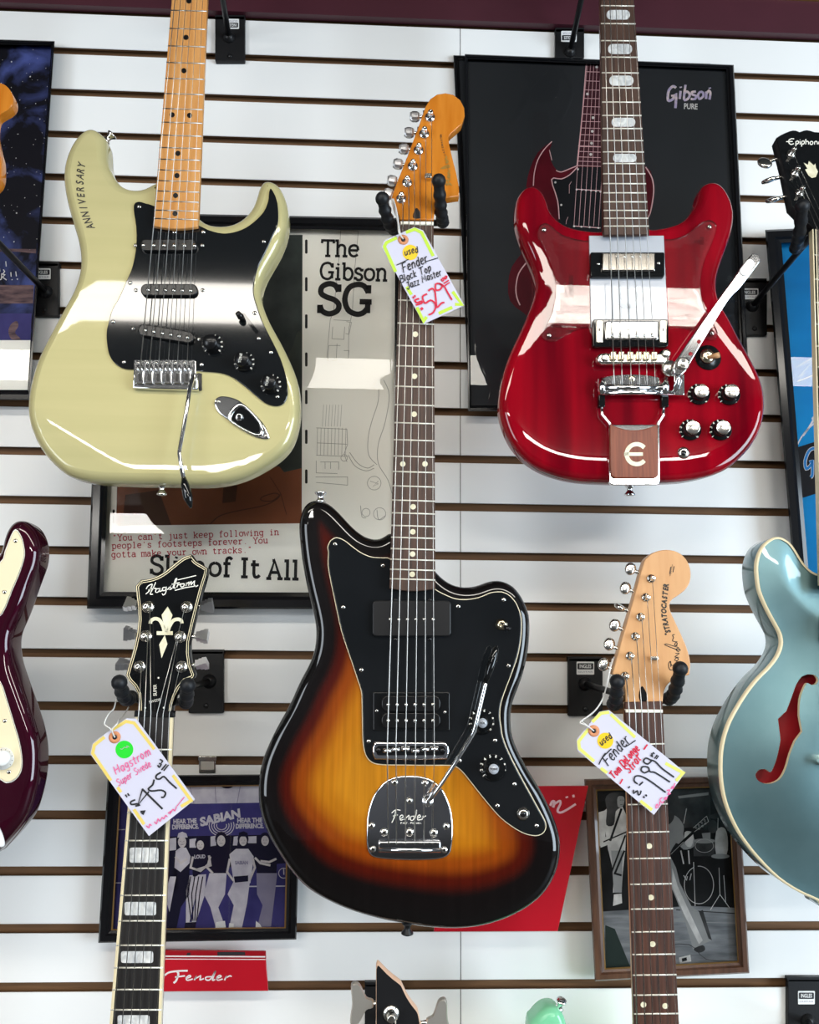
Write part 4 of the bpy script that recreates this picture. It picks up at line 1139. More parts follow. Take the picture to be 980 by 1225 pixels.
# ================================================================== sunburst offset guitar (centre)
def guitar_sunburst():
    pl = Pl(0.25)
    J1, J2, J3, J4, J5, J6 = K(340, 580, 4.9), K(500, 660, 4.9), K(300, 800, 4.9), K(420, 780, 4.9), K(300, 900, 4.9), K(490, 870, 4.9)
    g = thing('electric_guitar', 'three-tone sunburst offset electric guitar with black pickguard in the centre', 'electric guitar', pl.P(489, 1108, -0.04),
              'electric guitars hung on the wall')
    out = (J1(600, 295, 560, 318, 510, 318, 455, 295, 400, 250, 340, 185, 280, 125, 225, 96, 175, 93, 130, 115, 102, 165, 88, 230, 90, 300, 100, 400, 115, 500, 140, 620, 165, 720, 182, 800, 188, 860, 185, 930, 170, 1000, 140, 1070, 100, 1140)
           + J3(261, 142, 220, 230, 165, 325, 115, 425, 75, 520, 53, 610, 45, 700, 50, 800, 75, 900, 120, 1000, 180, 1100)
           + J5(250, 710, 340, 800, 440, 860, 560, 915, 700, 960, 840, 992, 980, 1010)
           + J6(49, 1163, 180, 1175, 300, 1176, 430, 1160, 560, 1120, 680, 1060, 780, 980, 840, 890, 875, 790, 883, 690, 870, 600, 830, 490, 770, 370, 700, 260, 640, 150)
           + J2(551, 1079, 545, 1000, 545, 920, 570, 840, 605, 750, 635, 640, 652, 520, 655, 420, 645, 350, 610, 270, 560, 205, 500, 175, 450, 170, 400, 180, 340, 203, 270, 210, 200, 195, 140, 155, 105, 118)
           + [(506, 668), (482, 648), (468, 638)])
    part('body', B('sunburst').plate(S(out, 3), pl, -0.040, 0.0, bf=0.0115, bb=0.0115, seg=6, auto=True, grid=0.006, rim=lambda a: 1 - 0.42 * min(1, max(0, (pl.uv(490, 940)[1] - a[1]) / 0.12)), belly=(0.020, 0.0014)), g)
    gu = (J1(262, 395, 258, 365, 275, 328, 310, 312, 355, 330, 400, 365, 450, 400, 510, 425, 570, 430, 625, 440) + [(480, 690), (510, 697)]
          + J2(100, 222, 150, 250, 220, 278, 290, 282, 360, 270, 420, 245, 460, 238, 500, 240, 540, 262, 575, 305, 600, 370, 606, 430, 600, 520, 580, 620, 545, 720, 510, 810, 485, 890, 478, 960)
          + J6(535, 0, 545, 60, 580, 150, 640, 270, 700, 380, 755, 480, 790, 545, 798, 585, 780, 620, 740, 633, 680, 622, 617, 589)
          + J4(880, 970, 800, 880, 720, 780, 660, 705, 620, 672, 580, 662, 450, 662, 300, 660, 182, 658)
          + J3(710, 545, 675, 500, 660, 420, 657, 300, 655, 200, 651, 132)
          + J1(430, 1130, 390, 1010, 340, 860, 300, 680, 275, 560, 260, 470))
    pg = part('pickguard', B('guard_black').plate(S(gu, 3), pl, 0.0014, 0.0028, bf=0.0009, seg=2), g, 'glossy black pickguard with pale rim')
    ex = S(gu, 3); c0 = (500, 820)
    b = B('cream_edge').plate(ex, pl, 0.0, 0.00145)
    b.stroke(ex, 1.8, pl, 0.00150, closed=True)
    part('white_ply', b, pg)
    for x, y in (J1(298, 347, 578, 473, 346, 717, 452, 1085) + J2(236, 320, 503, 281, 530, 668, 452, 1105) + J4(104, 523, 636, 637) + J6(615, 333, 515, 460, 745, 577)):
        screw(g, x, y, pl, 0.0028, 2.7)
    # neck and headstock
    FR = (298.6, 329.3, 359.0, 386.5, 413.3, 437.8, 462, 484, 505.6, 526, 545.5, 564, 581.2, 598.2, 613.5, 628.5, 642.7, 656.3, 669, 681, 692.4)
    neck(g, (479.3, 264), (518.8, 264.5), (466, 704), (520.9, 704.5), pl, 0.012, 'rosewood', 'maple_amber', FR, thick=0.02,
         dots=[(497, 343), (497, 399.8), (496, 450), (495.6, 495.5), (482, 555), (508.5, 555), (494.3, 606.2), (494, 636.2), (493.7, 662.8), (493.3, 687)], dotr=3.3, dotm='pearl_cream', end=3, skew=1.0)
    part('nut', B('bone').plate([(479.3, 264.6), (518.9, 265.2), (518.8, 269), (479.1, 268.2)], pl, 0.007, 0.0140, bf=0.0006, seg=1), g)
    H = K(430, 100, 6.125)
    hs = (H(296, 1000, 290, 975, 262, 920, 236, 842) + H(262, 760, 350, 540, 440, 300, 485, 170, 520, 115, 570, 82, 630, 72, 690, 85, 740, 125, 768, 180, 772, 240, 750, 300, 710, 338, 675, 366) + H(652, 396, 660, 460, 685, 560, 710, 660, 728, 750, 731, 826) + H(640, 840, 585, 880, 552, 930, 545, 1000))
    part('headstock', B('maple_amber').plate(hs, pl, -0.012, 0.003, bf=0.0012, bb=0.0012, sidem='maple_amber'), g)
    part('truss_slot', B('black_plastic').poly(S(H(418, 912, 398, 945, 396, 985, 445, 985, 443, 940), 4), pl, 0.0033), g)
    posts = H(518, 248, 475, 370, 434, 490, 391, 607, 350, 727, 307, 845); btn = H(405, 243, 365, 360, 325, 480, 283, 590, 240, 712, 212, 808)
    for a, c in zip(posts, btn): tuner(g, a, c, pl, 0.003, 'block', 6.2, 'chrome', 0.012, back=-0.016)
    x, y = H(505, 675)[0]
    part('string_tree', B('nickel').plate(rr(x - 4.4, y - 3, x + 4.4, y + 3, 2), pl, 0.006, 0.0095, bf=0.001), g)
    sc1 = [H(680, 745, 660, 738, 640, 742, 655, 730, 672, 735), H(640, 745, 632, 712, 668, 706), H(650, 724, 655, 705), H(668, 690, 650, 688, 652, 668, 664, 668, 656, 690), H(664, 660, 648, 655, 662, 640, 648, 630), H(655, 618, 640, 610, 652, 598, 658, 612, 600, 622, 655, 594), H(640, 585, 652, 570, 636, 572, 640, 588), H(650, 560, 630, 555, 640, 540, 632, 530)]
    b = B('decal_gold')
    for s_ in sc1: b.stroke(s_, 1.5, pl, 0.0034, 4)
    b.m('decal_dark')
    pa = H(625, 522, 613, 480, 606, 440, 600, 400, 598, 375)
    for i, ch in enumerate('JAZZMASTER'):
        t = i / 9 * 4; i0 = min(3, int(t)); a, c = pa[i0], pa[i0 + 1]
        b.text(ch, lerp(a[0], c[0], t - i0) + 1.0, lerp(a[1], c[1], t - i0), 2.0, pl, 0.0034, math.degrees(math.atan2(-(c[1] - a[1]), c[0] - a[0])), bold=0.02)
    part('decal', b, g)
    # pickups
    p1 = part('pickup', B('black_satin').plate(rr(445.5, 718.5, 539.7, 761.5, 5), pl, 0.0028, 0.0085, bf=0.0016), g)
    for x in (466.9, 477.1, 487.3, 497.5, 507.8, 518.2): part('pole_piece', B('nickel').lathe(pl.P(x, 740.8, 0.0085), pl.n, [(0.0022, 0), (0.0022, .0003), (0, .0004)], 14), p1)
    for x, y in J1(653, 675, 853, 675, 653, 905, 853, 905): screw(g, x, y, pl, 0.0028, 2.4, 'black_gloss')
    p2 = part('pickup', B('black_gloss').plate(rr(446.5, 828, 538, 874.3, 2), pl, 0.0028, 0.0062, bf=0.0008), g)
    for y0, y1 in ((832, 851.5), (852.5, 871)):
        part('coil', B('black_plastic').plate(rr(456.5, y0, 527, y1, 8, 5), pl, 0.0062, 0.0112, bf=0.0012), p2)
    for yy in (842.8, 861.9):
        for x in (464.3, 475.1, 485.9, 496.7, 507.4, 518.2): part('pole_piece', B('nickel').lathe(pl.P(x, yy, 0.0112), pl.n, [(0.0024, 0), (0.0022, .0008), (0, .0011)], 12), p2)
    for x, y in J4(150, 345, 550, 352): screw(p2, x, y, pl, 0.0062, 2.0)
    # bridge, tremolo plate, arm
    br = part('bridge', B('chrome').plate(S(J4(140, 528, 350, 527, 555, 530), 2, False) + S(J4(572, 555, 575, 590, 560, 628), 3, False) + J4(350, 632, 140, 628) + S(J4(128, 600, 126, 560), 2, False), pl, 0.006, 0.012, bf=0.0015), g)
    part('bridge_floor', B('black_gloss').plate(rr(*J4(150, 550)[0], *J4(550, 606)[0], 3), pl, 0.0119, 0.0124), br)
    bx = [463.3, 473.7, 485.3, 497.1, 508.8, 519.6]
    for i, x in enumerate(bx):
        yy = 896.5 + (1.5 if i in (0, 3) else -0.6 if i in (2, 5) else 0)
        part('saddle', B('chrome').tube([pl.P(x - 5.0, yy, 0.0135), pl.P(x + 5.0, yy, 0.0135)], 0.0026, 12), br)
        part('saddle_screw', B('nickel').tube([pl.P(x, yy + 3, 0.012), pl.P(x, 910.5, 0.011)], 0.0011, 8), br)
    for x, y in J4(160, 575, 538, 577): part('height_post', B('black_plastic').lathe(pl.P(x, y, 0.0124), pl.n, [(0.0036, 0), (0.0036, .0004), (0, .0004)], 16), br)
    tpo = S(J4(90, 1050, 95, 960, 115, 880, 150, 810, 200, 758, 260, 730, 340, 722, 420, 729, 480, 752, 530, 795, 565, 860, 590, 940, 598, 1040, 592, 1130, 575, 1185, 520, 1212, 400, 1220, 280, 1218, 160, 1208, 110, 1185, 92, 1130), 4)
    tr = part('tremolo_plate', B('chrome').plate(tpo, pl, 0.0, 0.0024, bf=0.0016, seg=3), g, 'polished chrome tremolo plate')
    for x, y in J4(255, 765, 433, 768, 343, 872, 120, 1018, 558, 1022, 128, 1155, 546, 1160): screw(tr, x, y, pl, 0.0024, 4.0)
    for x, y in J4(195, 1055, 343, 1055, 485, 1060): screw(tr, x, y, pl, 0.0024, 4.9)
    tb = part('tailpiece_bar', B('chrome').plate(rr(*J4(162, 1110)[0], *J4(525, 1160)[0], 1.5), pl, 0.002, 0.010, bf=0.0012), tr)
    part('tailpiece_rod', B('chrome').tube([pl.P(453, 1016.5, 0.0085), pl.P(527, 1017, 0.0085)], 0.0030, 12), tb)
    b = B('decal_white'); F = lambda *p: J4(*p)
    for s_ in (F(238, 945, 262, 925, 290, 928), F(262, 928, 255, 965, 240, 1000), F(245, 962, 275, 955), F(285, 978, 305, 968, 300, 955, 287, 965, 290, 985, 310, 980), F(315, 985, 322, 960, 320, 975, 340, 958, 338, 985),
               F(372, 962, 352, 965, 350, 985, 368, 980, 385, 925, 375, 985), F(388, 975, 408, 965, 400, 955, 390, 968, 393, 985, 412, 980), F(415, 985, 422, 962, 420, 970, 440, 960)):
        b.stroke(s_, 1.0, pl, 0.0026, 4)
    b.text('PAT. PEND.', *J4(352, 1008)[0], 2.2, pl, 0.0026, 0, sx=1.6)
    part('engraving', b, tr)
    x, y = J4(450, 872)[0]
    ta = part('tremolo_arm', B('chrome').tube(S([tuple(pl.P(a, c, h)) for a, c, h in ((512, 958.5, 0.008), (514, 957, 0.016), (520, 949, 0.022), (532, 932, 0.025), (544.5, 913, 0.0275), (558, 891, 0.0285), (565, 879, 0.029), (569, 868, 0.0295), (575, 842, 0.030), (581.5, 815, 0.0305))], 4, False), 0.0026, 10), g)
    part('arm_tip', B('black_gloss').tube([pl.P(581, 817, 0.0305), pl.P(585, 804, 0.0308), pl.P(590, 788, 0.031), pl.P(593.5, 776, 0.0312), pl.P(594, 772.5, 0.0312)], [0.003, 0.0045, 0.005, 0.0036, 0.001], 12), ta)
    part('arm_collet', B('chrome').lathe(pl.P(x, y, 0.0024), pl.n, [(0.0065, 0), (0.0065, 0.004), (0.005, 0.0055), (0.005, 0.010), (0.0035, 0.012), (0, 0.012)], 20), ta)
    # controls
    knob(g, J4(765, 408)[0], J4(771, 416)[0], pl, 0.0028, 15.2, 5.6, 'witch', 'VOL')
    knob(g, J4(832, 678)[0], J4(837, 686)[0], pl, 0.0028, 15.6, 5.8, 'witch', 'TONE')
    jack(g, *J6(666, 508)[0], pl, 0.0028, 7.6)
    x, y = J2(490, 427)[0]; k = pl.mpp(x, y)
    sw = part('selector_switch', B('brass').lathe(pl.P(x, y, 0.0028), pl.n, [(7 * k, 0), (7 * k, .0014), (5.5 * k, .0026), (5 * k, .0042), (2.6 * k, .0042), (0, .003)], 20), g)
    part('switch_tip', B('black_plastic').tube([pl.P(x, y, 0.004), pl.P(x + 5, y + 3, 0.012), pl.P(x + 9.5, y + 5.5, 0.017)], [0.0014, 0.0024, 0.003], 10), sw)
    # strings
    sx = [482.2, 489.4, 496.2, 502.9, 509.8, 516.4]
    for i, (a, x) in enumerate(zip(sx, bx)):
        yb = 896.5
        px_, py_ = posts[5 - i]
        pts = [pl.P(px_ + 2, py_ - 2, 0.011), pl.P(a, 266.3, 0.0143), pl.P(x, yb, 0.0165), pl.P(lerp(x, 489, 0.06), 1010, 0.0105)]
        part('string', B('steel_string').tube(pts, (0.0007, 0.00062, 0.00054, 0.00046, 0.0004, 0.00036)[i], 6), g)
    strap_button(g, pl.P(383.5, 600.5, -0.02), Vector((0, 0.06, 1)), k=1.05)
    strap_button(g, pl.P(487.5, 1104, -0.02), Vector((0, 0.1, -1)), 'black_satin')
    # scuffs on the lower edge
    b = B('decal_white')
    for s_, w_ in ((J5(572, 822, 555, 850, 560, 862), 0.6), (J5(592, 858, 588, 872), 0.5), (J5(640, 868, 636, 885), 0.5)): b.stroke(s_, w_ * 0.7, pl, -0.0005)
    part('scratch', b, g)
    return g

# ================================================================== black headstock, cream binding (lower left)
def guitar_lily():
    pl = Pl(0.235); H = K(130, 650, 6.125); G = K(110, 900, 3.77)
    g = thing('electric_guitar', 'black headstock with cream fleur-de-lis and block-inlaid neck, lower left', 'electric guitar', pl.P(160, 1225, -0.02),
              'electric guitars hung on the wall')
    hp = pl
    left = H(218, 1262, 220, 1180, 215, 1105, 190, 1052, 150, 1010) + H(126, 966) + H(160, 850, 187, 755, 207, 655, 218, 560, 214, 470, 203, 380, 197, 312) + H(236, 268)
    topc = S(H(236, 268, 280, 262, 330, 250, 400, 215, 470, 160, 540, 105, 602, 80), 3, False) + S(H(602, 80, 640, 130, 690, 160, 726, 184), 3, False)
    right = H(718, 240, 685, 345, 648, 490, 612, 640, 594, 720, 591, 800, 602, 885, 632, 962) + H(622, 988, 560, 1012, 522, 1060, 490, 1120, 468, 1190, 460, 1262)
    out = left + topc + right
    part('headstock', B('cream').plate(out, pl, -0.014, 0.0, bf=0.0008, seg=1, sidem='black_gloss'), g)
    cen = H(415, 560)[0]

    def shrink(pts, d):
        n = len(pts); res = []
        ar = sum(pts[i][0] * pts[(i + 1) % n][1] - pts[(i + 1) % n][0] * pts[i][1] for i in range(n)); sg = 1 if ar > 0 else -1
        for i in range(n):
            a, p, c = pts[i - 1], pts[i], pts[(i + 1) % n]
            e1 = (p[0] - a[0], p[1] - a[1]); e2 = (c[0] - p[0], c[1] - p[1])
            l1, l2 = math.hypot(*e1) or 1, math.hypot(*e2) or 1
            nx = -(e1[1] / l1 + e2[1] / l2) * sg; ny = (e1[0] / l1 + e2[0] / l2) * sg; l = math.hypot(nx, ny) or 1
            f = min(1.6, 2 / max(l, 0.5)) / 1.0
            res.append((p[0] + nx / l * d * f * (l / 2 if l < 1 else 1), p[1] + ny / l * d * f * (l / 2 if l < 1 else 1)))
        return res
    i1 = shrink(out, 1.7); i2 = shrink(out, 3.0); i3 = shrink(out, 3.9)
    v = part('veneer', B('black_gloss').poly(i1, pl, 0.0002), g)
    b = B('cream').poly(i2, pl, 0.0004); b.m('black_gloss').poly(i3, pl, 0.0006); part('inner_binding', b, v)
    fl = [H(433, 463, 468, 525, 437, 625, 432, 648, 412, 648, 405, 600, 388, 525), H(352, 644, 470, 644, 470, 672, 352, 672), H(412, 671, 431, 738, 388, 842, 370, 742)]
    b = B('pearl_cream')
    for q in fl: b.poly(q, pl, 0.0008)
    b.stroke(H(408, 644, 395, 600, 372, 562, 340, 552, 312, 566, 306, 588), 4.2, pl, 0.0008, 4); b.stroke(H(434, 644, 448, 605, 475, 565, 508, 556, 532, 566, 536, 586), 4.2, pl, 0.0008, 4)
    part('inlay', b, g, 'cream fleur-de-lis inlay')
    b = B('decal_white')
    for q, k in ((H(275, 335, 290, 312, 320, 300, 300, 345, 272, 372), 4), (H(345, 285, 330, 320, 305, 370, 325, 372), 4), (H(290, 345, 320, 330, 350, 330), 4), (H(375, 332, 350, 335, 345, 358, 365, 355, 378, 330, 375, 352, 392, 345), 4),
                 (H(420, 322, 398, 325, 395, 345, 415, 343, 424, 320, 418, 362, 402, 378, 392, 368), 4), (H(430, 340, 455, 312, 450, 320, 462, 332, 445, 340), 4), (H(470, 330, 488, 268, 500, 258, 490, 290, 478, 325, 492, 326), 4), (H(462, 300, 520, 288), 0),
                 (H(500, 322, 508, 298, 512, 305, 530, 296), 4), (H(548, 296, 530, 300, 530, 318, 548, 316, 554, 298, 548, 296), 4), (H(566, 314, 570, 290, 570, 300, 588, 284, 586, 308, 592, 296, 606, 280, 604, 304, 612, 294, 630, 276, 626, 302, 640, 316, 655, 306), 3)):
        b.stroke(q, 1.15, pl, 0.0009, k)
    b.stroke(H(505, 268, 640, 236), 1.0, pl, 0.0009); b.stroke(H(485, 345, 560, 325, 640, 312), 1.1, pl, 0.0009)
    b.text('SUPER', *H(352, 1075)[0], 4, pl, 0.0011, 90, sx=0.85, bold=0.02)
    b.text('SWEDE', *H(340, 1162)[0], 3.0, pl, 0.0011, 14)
    for x, y in H(365, 985, 268, 1205, 405, 1205): b.poly(circ(x, y, 1.2, 10), pl, 0.0011)
    part('lettering', b, g)
    posts = H(290, 466, 572, 466, 275, 680, 525, 685, 228, 903, 534, 905); btn = H(196, 452, 690, 458, 190, 668, 655, 682, 140, 892, 650, 888)
    for i, (a, c) in enumerate(zip(posts, btn)):
        tuner(g, a, c, pl, 0.0006, 'stepped', 7.4, 'nickel', 0.010, ang=(35, 40, -30, -35, 60, 62)[i], back=-0.008)
    neck(g, (162.6, 851), (207, 851), (112, 1450), (184, 1450), pl, 0.006, 'ebony', 'mahogany',
         (896.7, 935.5, 972, 1005.6, 1038.7, 1071, 1101.6, 1130.8, 1157.6, 1183.8, 1208, 1231, 1253, 1274, 1294), bind='cream', skew=0.0,
         dots=[(x0, y0, rr(x0, y0, x1, y1, 2.5, 3)) for x0, y0, x1, y1 in ((155, 1014, 189.6, 1032), (149, 1079, 186.8, 1095), (144.8, 1138, 183.3, 1152), (140.6, 1214.5, 178.8, 1229), (160, 945, 193, 962))], dotm='pearl')
    part('nut', B('black_plastic').plate([(161, 850.5), (208, 851), (207.5, 858.5), (160.5, 857.5)], pl, -0.002, 0.0085, bf=0.0006, seg=1), g)
    nt = row((165.8, 854), (202.6, 854)); bo = row((118, 1450), (178, 1450))
    pp = (posts[4], posts[2], posts[0], posts[1], posts[3], posts[5])
    for i in range(6):
        part('string', B('steel_string').tube([pl.P(pp[i][0] + (2 if i < 3 else -2), pp[i][1], 0.007), pl.P(*nt[i], 0.0088), pl.P(*bo[i], 0.0105)], (0.00062, 0.00056, 0.0005, 0.00044, 0.00038, 0.00034)[i], 6), g)
    return g


# ================================================================== maple headstock, rosewood neck (lower right)
def guitar_maple():
    pl = Pl(0.235); M = K(680, 650, 6.125)
    g = thing('electric_guitar', 'pale maple headstock with round tuners and rosewood neck, lower right', 'electric guitar', pl.P(784, 1225, -0.02),
              'electric guitars hung on the wall')
    hs = (M(415, 1170, 415, 1090, 405, 1030, 375, 985) + M(322, 955) + S(M(390, 710, 470, 435, 545, 165, 575, 105, 640, 62, 720, 48, 800, 65, 860, 115, 893, 190, 893, 270, 865, 330, 810, 378, 760, 412, 741, 452, 752, 510, 790, 592, 840, 700, 875, 790, 893, 880, 886, 962), 3, False) + S(M(880, 966, 800, 985, 735, 1025, 700, 1085, 690, 1170), 3, False))
    part('headstock', B('maple_pale').plate(hs, pl, -0.014, 0.001, bf=0.0012, bb=0.0012), g)
    part('truss_slot', B('black_plastic').poly(S(M(540, 1045, 517, 1110, 530, 1165, 548, 1180, 570, 1165, 577, 1110), 4), pl, 0.0014), g)
    posts = M(605, 258, 567, 397, 527, 540, 489, 682, 450, 825, 414, 972); btn = M(455, 187, 418, 327, 376, 466, 340, 600, 300, 738, 260, 888)
    for i, (a, c) in enumerate(zip(posts, btn)): tuner(g, a, c, pl, 0.001, 'oval', 5.3, 'nickel', 0.010, ang=(5, 8, 74, 5, 10, 5)[i], back=-0.010)
    x, y = M(632, 842)[0]; part('string_tree', B('nickel').plate(rr(x - 5, y - 2.5, x + 5, y + 2.5, 1.5), pl, 0.004, 0.0085, bf=0.001), g)
    b = B('decal_dark')
    pa = S(M(738, 640, 722, 590, 712, 540, 708, 480, 712, 420, 718, 365, 724, 310), 4, False); L = len(pa) - 1
    for i, ch in enumerate('STRATOCASTER'):
        t = i / 11 * L; i0 = min(L - 1, int(t)); a, c = pa[i0], pa[i0 + 1]
        b.text(ch, lerp(a[0], c[0], t - i0) + 1.6, lerp(a[1], c[1], t - i0) + 0.3, 5.8, pl, 0.0014, math.degrees(math.atan2(-(c[1] - a[1]), c[0] - a[0])), sx=0.8, shear=0.2, bold=0.055)
    for q in (M(775, 925, 745, 925, 735, 885, 750, 865, 752, 905), M(790, 880, 760, 895, 748, 868), M(800, 862, 780, 855, 795, 838, 808, 850, 790, 866), M(812, 835, 782, 832, 800, 818, 812, 806, 786, 806), M(812, 796, 790, 780, 806, 768, 816, 784, 716, 748, 722, 738, 810, 764), M(800, 750, 780, 745, 788, 728, 800, 735, 788, 752), M(800, 722, 765, 715, 772, 690, 764, 672, 780, 668)):
        b.stroke(q, 0.9, pl, 0.0014, 4)
    b.poly(circ(M(714, 665)[0][0], M(714, 665)[0][1], 1.3, 10), pl, 0.0014)
    b.stroke(M(744, 224, 752, 172), 1.0, pl, 0.0014); b.stroke(M(768, 212, 776, 168), 1.0, pl, 0.0014); b.text('Original Contour', *M(758, 196)[0], 1.4, pl, 0.0014, 78)
    part('decal', b, g)
    neck(g, (747.8, 840), (792.5, 839), (766, 1450), (824, 1450), pl, 0.007, 'rosewood_warm', 'maple_pale',
         (890.8, 927.8, 962.6, 995.8, 1027.3, 1058, 1087.7, 1115, 1142, 1166.6, 1190.5, 1213, 1234, 1254, 1273), skew=-0.2,
         dots=[(775, 945), (776.9, 1012.2), (779, 1073.7), (781, 1129.5), (770, 1202), (796, 1203.5)], dotr=3.5)
    part('nut', B('bone').plate([(748.8, 848.6), (793, 849), (793.2, 852.6), (749, 852.4)], pl, 0.003, 0.0095, bf=0.0005, seg=1), g)
    nt = row((752.8, 850), (790.6, 850)); bo = row((768, 1450), (820, 1450))
    for i in range(6):
        px_, py_ = posts[5 - i]
        part('string', B('steel_string').tube([pl.P(px_ + 1.8, py_, 0.007), pl.P(*nt[i], 0.0098), pl.P(*bo[i], 0.0115)], (0.00066, 0.0006, 0.00052, 0.00044, 0.00038, 0.00034)[i], 6), g)
    return g


# ================================================================== pale blue semi-hollow (right edge)
def guitar_blue():
    pl = Pl(0.245); E1, E2 = K(830, 630, 6.125), K(830, 790, 3.952)
    g = thing('electric_guitar', 'pale metallic blue semi-hollow guitar with cream binding and f-hole, right edge', 'electric guitar', pl.P(1045, 1150, -0.045),
              'electric guitars hung on the wall')
    hl = (E1(600, 80, 560, 97, 510, 140, 475, 210, 460, 290, 465, 380, 480, 470, 515, 560, 560, 650, 610, 740, 636, 800, 640, 870, 610, 950, 550, 1030, 470, 1110)
          + E2(252, 148, 200, 230, 160, 310, 135, 400, 128, 490, 132, 580, 150, 670, 185, 760, 230, 840, 300, 930, 400, 1030, 500, 1095, 593, 1137))
    hr = E1(650, 86, 705, 122, 748, 180, 790, 250, 838, 308, 880, 338, 925, 352)
    ax = lambda y: 1010 + (y - 690) * 0.14
    mir = lambda p: (2 * ax(p[1]) - p[0], p[1])
    half = hr[::-1] + hl + [(1000, 1090)]          # neck side -> horn -> bottom
    half = [(990, 688)] + half
    full = half + [mir(p) for p in half[::-1]]
    fh = S(E2(530, 65, 560, 68, 576, 90, 566, 111, 545, 115, 528, 106, 512, 130, 492, 185, 485, 260), 3, False) + E2(495, 333) + S(E2(462, 378, 437, 440, 417, 510, 388, 560, 340, 580, 300, 568, 285, 540, 300, 515, 330, 511, 350, 525, 368, 490, 385, 430, 397, 370), 3, False) + E2(389, 275) + S(E2(428, 238, 452, 180, 480, 110, 505, 76), 3, False)
    sm = S(full, 3)
    dom = []
    q0 = np.array([pl.uv(x, y, 0.0) for x, y in sm]); q1 = np.roll(q0, -1, 0); e = q1 - q0; l2 = np.maximum((e ** 2).sum(1), 1e-12)

    def dome(a, h):
        if h < -0.01: return 0.0
        d = np.asarray(a) - q0; t = np.clip((d * e).sum(1) / l2, 0, 1); r = d - e * t[:, None]
        x = math.sqrt((r * r).sum(1).min()) / 0.085
        return 0.013 * (1 - math.exp(-x * x * 1.6)) - 0.0008 * math.exp(-(x * 6) ** 2)
    bd = part('body', B('pelham').plate(sm, pl, -0.045, 0.0, bf=0.002, bb=0.002, seg=2, grid=0.007, warp=dome, hole=fh), g)
    # binding: a thin strip around the rim
    b = B('cream'); n = len(sm)
    P0 = [pl.P(x, y, 0.0003) for x, y in sm]; P1 = [p - pl.n * 0.0058 for p in P0]; cx = sum((p for p in P0), Vector()) / n
    nr = []
    for i in range(n):
        t = (P0[(i + 1) % n] - P0[i - 1]).normalized(); o = t.cross(pl.n)
        nr.append(o if o.length else Vector((1, 0, 0)))
    if (P0[0] + nr[0] * 0.01 - cx).length < (P0[0] - cx).length: nr = [-v for v in nr]
    sgn = 1 if sum((nr[i].dot((P0[i] - cx).normalized()) for i in range(n))) > 0 else -1
    rings = [[p + nr[i] * sgn * 0.0006 for i, p in enumerate(P1)], [p + nr[i] * sgn * 0.0006 for i, p in enumerate(P0)], [p - nr[i] * sgn * 0.0022 + pl.n * 0.0003 for i, p in enumerate(P0)]]
    b.add(sum(rings, []), [[i * n + j, i * n + (j + 1) % n, (i + 1) * n + (j + 1) % n, (i + 1) * n + j] for i in range(2) for j in range(n)], True)
    part('binding', b, g, 'cream body binding')
    # f-hole: pale cut edge and the red inside of the box
    n = len(fh); b = B('cream')
    hq = [pl.uv(x, y, 0.0) for x, y in fh]
    r0 = [pl.at(a, dome(a, 0) + 0.0002) for a in hq]; r1 = [pl.at(a, dome(a, 0) - 0.0045) for a in hq]
    b.add(r0 + r1, [[i, (i + 1) % n, n + (i + 1) % n, n + i] for i in range(n)], True)
    f = part('f_hole_edge', b, g, 'cream edge of the f-hole')
    fx, fy = sum(x for x, y in fh) / len(fh), sum(y for x, y in fh) / len(fh)
    part('f_hole_inside', B('fhole_red').poly([(fx - 6, fy - 80), (fx + 50, fy - 80), (fx + 50, fy + 72), (fx - 46, fy + 72), (fx - 46, fy + 15)], pl, -0.014), g, 'red inside seen through the f-hole')
    # neck and headstock
    L0, R0 = (973.5, 274), (1017, 276); L1, R1 = (985, 705), (1042, 707)
    neck(g, L0, R0, L1, R1, pl, 0.020, 'rosewood', 'pelham', (305, 334, 362, 388, 414, 439, 463, 486, 508, 529, 549, 568, 586, 604, 621, 637, 652, 667, 681), thick=0.020, bind='cream', skew=0)
    b = B('cream').plate([(972.2, 274), (975.6, 274), (987, 700), (983.4, 700)], pl, 0.011, 0.0203); part('binding', b, g)
    hp = Pl(0.245 + 0.012, tx=-13, piv=(995, 274))
    Ec = K(880, 130, 6.125)
    hl2 = Ec(575, 885, 520, 835, 450, 755, 408, 715) + Ec(352, 440, 297, 222) + S(Ec(300, 214, 350, 185, 420, 160, 470, 172), 3, False)
    axh = lambda y: 974 + (y - 158) * 0.17
    hr2 = [(2 * axh(y) - x + 0, y + 3) for x, y in hl2][::-1]
    hs = hl2 + S([Ec(470, 172)[0], Ec(520, 158)[0], Ec(575, 172)[0]], 3, False) + hr2[4:]
    hd = part('headstock', B('black_gloss').plate(hs, hp, -0.014, 0.0, bf=0.001, seg=1, sidem='black_satin'), g)
    b = B('decal_white')
    for q, k in ((Ec(430, 222, 410, 220, 392, 232, 392, 250, 408, 262, 428, 256), 4), (Ec(372, 242, 420, 240), 0), (Ec(443, 240, 443, 276), 0), (Ec(443, 242, 456, 236, 464, 246, 456, 258, 444, 256), 3), (Ec(474, 238, 474, 262), 0), (Ec(473, 226, 475, 230), 0), (Ec(485, 240, 485, 278), 0),
                 (Ec(485, 242, 498, 236, 506, 246, 498, 260, 486, 257), 3), (Ec(516, 222, 516, 262), 0), (Ec(516, 246, 526, 238, 536, 246, 536, 262), 3), (Ec(556, 238, 546, 248, 552, 262, 564, 260, 568, 246, 556, 238), 3), (Ec(580, 240, 580, 262), 0), (Ec(580, 246, 590, 238, 600, 246, 600, 262), 3), (Ec(612, 250, 630, 248, 622, 238, 612, 246, 614, 260, 630, 260), 3)):
        b.stroke(q, 1.15, hp, 0.0004, k)
